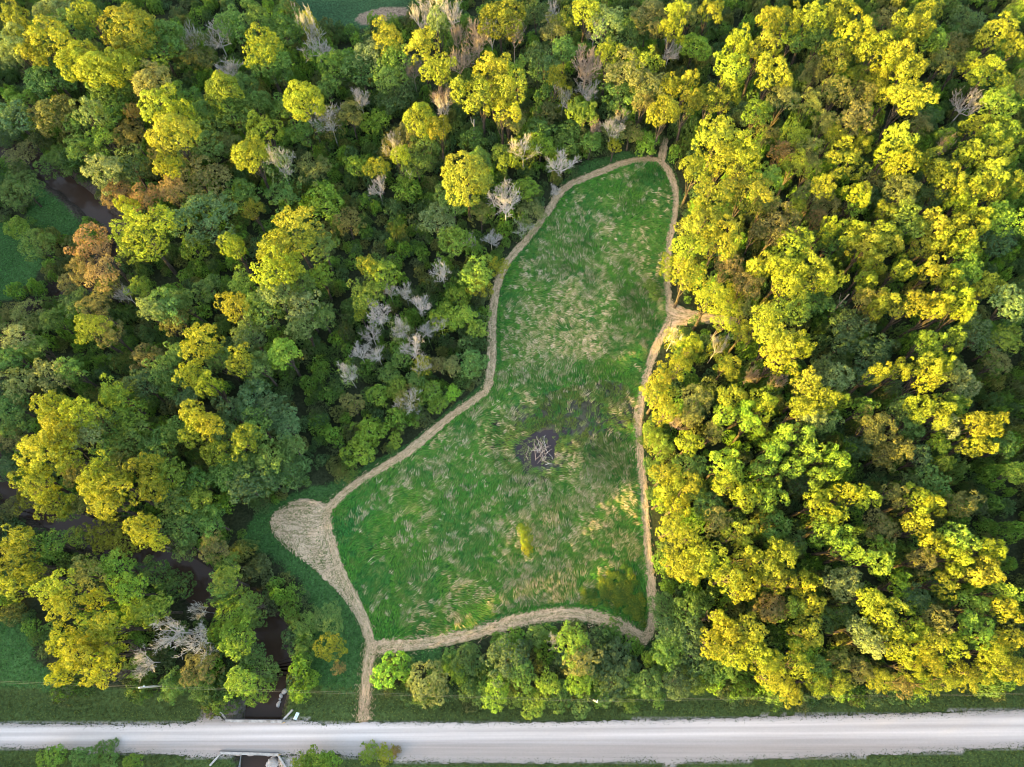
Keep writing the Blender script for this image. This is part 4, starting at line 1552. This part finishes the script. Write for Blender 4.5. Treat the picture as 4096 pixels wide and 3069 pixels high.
r = np.random.default_rng(99)
p = r.random((15000, 2)) * [270, 200] + [-135, -16]; x, y = p[:, 0], p[:, 1]
ux, uy = px_of(x, y, 2.0)
k = ~is_open(x, y) & ~near_path(x, y, 1.9) & (dline(x, y, CREEK1)[0] > np.where(y > 25, 2.4, 4.0)) & (ux > -200) & (ux < 4300) & (uy > -200) & (uy < 3100) & ~inpoly(x, y, MEADOW) & ~inpoly(x, y, PAD) & ~inpoly(x, y, TRIE)
p = p[k]; n = len(p); s_ = .9 + 1.5 * r.random(n) ** 1.5; hh = s_ * (.7 + .6 * r.random(n)) * np.where(r.random(n) < .3, 1.9, 1) * np.where(p[:, 0] > 28, 1.3, 1)
gn_scatter('undergrowth', np.stack([p[:, 0], p[:, 1], ground_z(p[:, 0], p[:, 1]) + hh * .45], -1), np.stack([s_, s_, hh], -1), [(m_, 0) for m_ in UND], label='dense leafy undergrowth on the shaded forest floor')
print('under', n)
M_WEED = leaf_mat('weed_foliage', [(.075, .15, .018), (.12, .18, .02), (.055, .12, .02), (.15, .19, .018)])
WD = [crown_mesh('weed_clump', 'S', 970 + i, M_WEED, .5) for i in range(2)]
q = rand_in(SHRUBP, 1500, r); e_ = dline(q[:, 0], q[:, 1], np.vstack([SHRUBP, SHRUBP[:1]]))[0]; q = q[(r.random(len(q)) < sstep(-.4, 3.5, e_) * .6) & (noise(q[:, 0], q[:, 1], 1.6, 66, 2) > .42)]
q = q[~near_path(q[:, 0], q[:, 1], 1.4)]; s_ = .28 + .5 * r.random(len(q))
gn_scatter('tall_weeds', np.stack([q[:, 0], q[:, 1], ground_z(q[:, 0], q[:, 1]) + s_ * .4], -1), np.stack([s_, s_, s_ * .9], -1), [(m_, 0) for m_ in WD], label='yellow-green tall weeds in the lower right corner of the meadow')
OUT = [crown_mesh('outer_crown', 'M', 950, M_WOODS, .6), crown_mesh('outer_crown', 'C', 951, M_WOODS, .6), crown_mesh('outer_crown', 'R', 952, M_WOODS, .6)]
p = np.stack(np.meshgrid(np.arange(-300, 230, 7.5), np.arange(-75, 260, 7.5)), -1).reshape(-1, 2); p = p + (r.random(p.shape) - .5) * 5
x, y = p[:, 0], p[:, 1]; ux, uy = px_of(x, y, 14); infr = (ux > -260) & (ux < 4360) & (uy > -230) & (uy < 3250)
ux0, uy0 = px_of(x, y, 0); infr |= (ux0 > -200) & (ux0 < 4300) & (uy0 > -150) & (uy0 < 3500)
south = y < -9
k = ~infr & ~road_mask(x, y, 6) & (~south | ((y < -31) & (y > -75)) | ((x < -98) & (y < -20)))
k &= ~((x > -85) & (x < -10) & (y > 160)) & (dline(x, y, CREEK1)[0] > 3)
k &= (x < 180)
p = p[k]; n = len(p); x, y = p[:, 0], p[:, 1]; R_ = 4.2 + 2.2 * r.random(n); hh = 15 + 5 * r.random(n); hh = np.where(y < -9, hh * .9 + 1, hh)
rz = hh * .45
gn_scatter('woodland', np.stack([x, y, hh - rz], -1), np.stack([R_, R_, rz], -1), [(m_, 0) for m_ in OUT], label='the wood going on beyond the edges of the picture')
print('outer', n)

# ------------------------------------------------------------------ bridge
def g3(px_, py_, z=0.0):
    a, b_ = at(px_, py_, z); return Vector((a, b_, z))
br = bpy.data.objects.new('road_bridge', None); COL.objects.link(br)
cxm, cym = at(1012, 2950); br.location = (cxm, cym, 0); tag(br, 'small concrete bridge carrying the white gravel road over the brown creek', 'bridge')
o_ = Vector((cxm, cym, 0))
nW, nE = g3(898, 2884, .5) - o_, g3(1128, 2887, .5) - o_; sW, sE = g3(878, 3012, .5) - o_, g3(1112, 3019, .5) - o_
def wall(a, b_, top, bot, th, mb=None):
    mb = mb or MB(); a = Vector(a); b_ = Vector(b_); d = b_ - a; L = math.hypot(d.x, d.y); mid = (a + b_) / 2
    mb.box((mid.x, mid.y, (top + bot) / 2), (L, th, top - bot), math.atan2(d.y, d.x)); return mb
wall(nW, nE, .42, -.75, .38).build('edge_beam', M_CONC, br); wall(sW, sE, .42, -.75, .38).build('edge_beam', M_CONC, br)
wall(nW + Vector((-.1, .27, 0)), nE + Vector((.1, .27, 0)), .60, .30, .10).build('guard_rail', M_STEEL, br)
wall(sW + Vector((-.1, .24, 0)), sE + Vector((.1, .24, 0)), .56, .28, .08).build('guard_rail', M_STEEL, br)
md = MB(); mid = (nW + nE + sW + sE) / 4
md.box((mid.x, mid.y, -.36), (9.3, abs(nW.y - sW.y) + .1, .55)); md.build('deck', M_CONC, br)
for (a, b_) in ((nW, sW), (nE, sE)):
    mb = MB(); wall(a + Vector((0, 0, 0)), b_, -.64, -3.2, .5, mb); mb.build('abutment', M_CONC, br)
for a, q, h0 in ((nE + Vector((-.1, .1, 0)), g3(1170, 2840, .2) - o_, .2), (nW + Vector((.1, .1, 0)), g3(872, 2832, -.2) - o_, -.05), (sW + Vector((.1, -.1, 0)), g3(842, 3062, -.1) - o_, .15), (sE + Vector((-.1, -.1, 0)), g3(1148, 3072, -.1) - o_, .15)):
    wall(a, q, h0 + .12, -3.0, .26).build('wing_wall', M_CONC, br)
for q in (nE + Vector((.45, -.05, 0)), sE + Vector((.38, .1, 0))):
    mk_ = bpy.data.objects.new('hazard_marker', None)
    mb = MB(); mb.box((q.x, q.y, .35), (.07, .07, 1.3)); b1 = mb.build('marker_post', M_STEEL, br)
    mb = MB(); mb.box((q.x, q.y - .05, .95), (.36, .03, .75), .5); mb.build('marker_plate', M_YEL, b1)
    bpy.data.objects.remove(mk_)
mb = MB(); mb.box((0, 0, -2.2), (.7, 3.2, 2.2)); p_ = mb.build('pier_stub', M_CONC, br); q = g3(942, 3050, 0) - o_; p_.location = (q.x, q.y, 0)

# ------------------------------------------------------------------ utility poles and wires
def pole(top_px, base_hint, h, label):
    x, y = at(*top_px, h); z0 = float(ground_z(np.array([x]), np.array([y]))[0])
    root = bpy.data.objects.new('utility_pole', None); COL.objects.link(root); root.location = (x, y, z0); tag(root, label, 'utility pole', 'utility poles along the road')
    hh = h - z0
    MB().tube([(0, 0, -.2), (0, 0, hh * .5), (0, 0, hh)], [.19, .16, .13], 10).build('pole_shaft', M_WOOD, root)
    ins = MB().tube([(0, 0, hh), (0, 0, hh + .1), (0, 0, hh + .26)], [.05, .1, .05], 8); ins.build('insulator', M_WHITE, root)
    b1 = MB(); b1.box((.18, .16, hh - .9), (.14, .14, .3)); b1.build('insulator', M_WHITE, root)
    b2 = MB(); b2.tube([(0, 0, hh - .9), (.18, .16, hh - .9)], [.03, .03], 5); b2.build('bracket', M_STEEL, root)
    return Vector((x, y, h)), Vector((x + .18, y + .16, h - .9))
P1 = pole((557, 2751), None, 10.0, 'weathered grey utility pole leaning out of the bushes left of the creek')
P2 = pole((2388, 2808), None, 8.5, 'utility pole with white insulators poking from bushes below the meadow')
def wire(a, b_, sag, label):
    pts = []
    for i in range(25):
        t = i / 24; q = a.lerp(b_, t); q.z -= 4 * sag * t * (1 - t); pts.append(q)
    o = MB().tube(pts, [.006] * 25, 4).build('power_line', M_WIRE); tag(o, label, 'power line', 'power lines along the road')
M_WIRE = rgb_noise_mat('aluminium_wire', (.16, .17, .16), (.2, .21, .2), 5, 2, rough=.6)
d_ = (P2[0] - P1[0]); d_.z = 0
for q, (nm, lo) in enumerate((('upper', .9), ('lower', 1.0))):
    wire(P1[q], P2[q], lo, nm + ' thin wire strung between the two utility poles above the creek')
    wire(P1[q] - d_, P1[q], lo, nm + ' thin wire running left from the pole by the creek to the photo edge')
    wire(P2[q], P2[q] + d_ + Vector((0, 3, 0)), lo, nm + ' thin wire running right from the pole below the meadow')

# ------------------------------------------------------------------ sign by the bridge
x, y = at(1198, 2862); z0 = float(ground_z(np.array([x]), np.array([y]))[0])
sg = bpy.data.objects.new('roadside_sign', None); COL.objects.link(sg); sg.location = (x, y, z0); sg.rotation_euler.z = math.radians(68); tag(sg, 'pale blue and white roadside sign on a post right of the bridge', 'sign')
MB().box((0, 0, .8), (.06, .06, 1.6)).build('sign_post', M_STEEL, sg)
mb = MB(); mb.box((0, 0, 0), (1.05, .04, .62)); sp = mb.build('sign_panel', M_WHITE, sg); sp.location = (0, .06, 1.55); sp.rotation_euler.x = math.radians(-38)
mb = MB(); mb.box((0, .023, .17), (.99, .012, .16)); mb.build('panel_band', M_TEAL, sp)

# ------------------------------------------------------------------ boulders along the creek bank
def rock(px_, py_, s, z, label, seed):
    r = random.Random(seed); import bmesh
    bm = bmesh.new(); bmesh.ops.create_icosphere(bm, subdivisions=2, radius=1)
    for v in bm.verts:
        k = 1 + r.uniform(-.16, .16); v.co = Vector((v.co.x * s * k * r.uniform(.95, 1.05), v.co.y * s * .75 * k, v.co.z * s * .55 * k))
    me = bpy.data.meshes.new('boulder'); bm.to_mesh(me); bm.free(); me.materials.append(M_ROCK)
    x, y = at(px_, py_, z); o = link('boulder', me); o.location = (x, y, z); o.rotation_euler.z = r.uniform(0, 6.28)
    tag(o, label, 'boulder', 'pale boulders on the creek bank by the bridge')
for i, (a, b_, s, nm) in enumerate(((1152, 2757, .42, 'topmost pale boulder on the right creek bank under the wire'), (1141, 2764, .50, 'broadest pale boulder of the row on the right creek bank'), (1134, 2770, .34, 'third pale boulder from the top on the right creek bank'),
        (1124, 2783, .38, 'long pale boulder halfway down the right creek bank'), (1119, 2797, .22, 'smallest pale boulder in the bank row, at the water line'), (1117, 2810, .33, 'second lowest pale boulder on the right creek bank'), (1112, 2820, .40, 'lowest pale boulder of the row, nearest the bridge'))):
    rock(a, b_, s, -1.35, nm, i)
rock(1095, 3050, 1.0, -1.4, 'large pale rock below the south rim of the bridge, on its right', 40)
rock(1075, 3060, .6, -1.45, 'smaller pale rock in the creek below the south rim of the bridge', 41)

# ------------------------------------------------------------------ stick pile in the pond: every large stick its own part
pl = bpy.data.objects.new('stick_pile', None); COL.objects.link(pl); cx_, cy_ = at(2166, 1806, -.2); pl.location = (cx_, cy_, -.2); tag(pl, 'heap of bare bleached sticks standing in the dark pond', 'stick pile')
r = random.Random(3)
for i in range(64):
    big = i < 12; L = r.uniform(1.5, 3.0) if big else r.uniform(.5, 1.4); a = r.gauss(1.35, .55) if i % 4 else r.uniform(0, 3.1)
    ox, oy = r.gauss(.2, .75), r.gauss(0, .95); z = .06 + max(0, .55 - .35 * math.hypot(ox - .2, oy)) * r.random()
    c_ = Vector((ox, oy, z)); d = Vector((math.cos(a), math.sin(a), r.uniform(-.12, .18))); n_1 = Vector((-d.y, d.x, 0)); pts = []
    w1, w2 = r.uniform(-.25, .25), r.uniform(-.2, .2)
    for t in (-.5, -.2, .1, .35, .5): pts.append(c_ + d * L * t + n_1 * (w1 * math.cos(t * 3) + w2 * math.sin(t * 7)) * L * .5)
    rr = .055 if big else r.uniform(.022, .04)
    MB().tube(pts, [rr, rr * .95, rr * .85, rr * .7, rr * .45], 5).build('stick', M_DEADB if i % 4 else M_DEAD, pl)

# stumps: short white snags without branches
for px_, py_, h, lean, lab in ((1366 + 860 * K_, 800 * K_, 6, (.05, .05), 'short white broken snag standing in the dark gap below the big clumped golden tree'), (1366 + 460 * K_, 1140 * K_, 6, (.3, -.3), 'white leaning broken log in the bushes left of the golden round tree'),
        (2730 + 1050 * K_, 1023 + 280 * K_, 9, (.2, .2), 'bare reddish leaning trunk with a forked top in the right wood'), (1920 * K_, 40, 9, (.1, .0), 'pale broken snag at the edge of the crop field')):
    x, y = at(px_, py_, h * .8); s = bpy.data.objects.new('broken_snag', None); COL.objects.link(s); s.location = (x - lean[0] * h, y - lean[1] * h, 0); tag(s, lab, 'dead tree')
    MB().tube([(0, 0, -.3), (lean[0] * h * .5, lean[1] * h * .5, h * .5), (lean[0] * h, lean[1] * h, h)], [.26, .2, .10], 8).build('trunk', M_DEAD if h < 9 else M_DEADB, s)
    MB().tube([(lean[0] * h * .7, lean[1] * h * .7, h * .7), (lean[0] * h * .6 - .5, lean[1] * h * .7 + .3, h * .85), (lean[0] * h * .6 - .6, lean[1] * h * .7 + .9, h * .98)], [.09, .06, .03], 6).build('broken_limb', M_DEAD if h < 9 else M_DEADB, s)
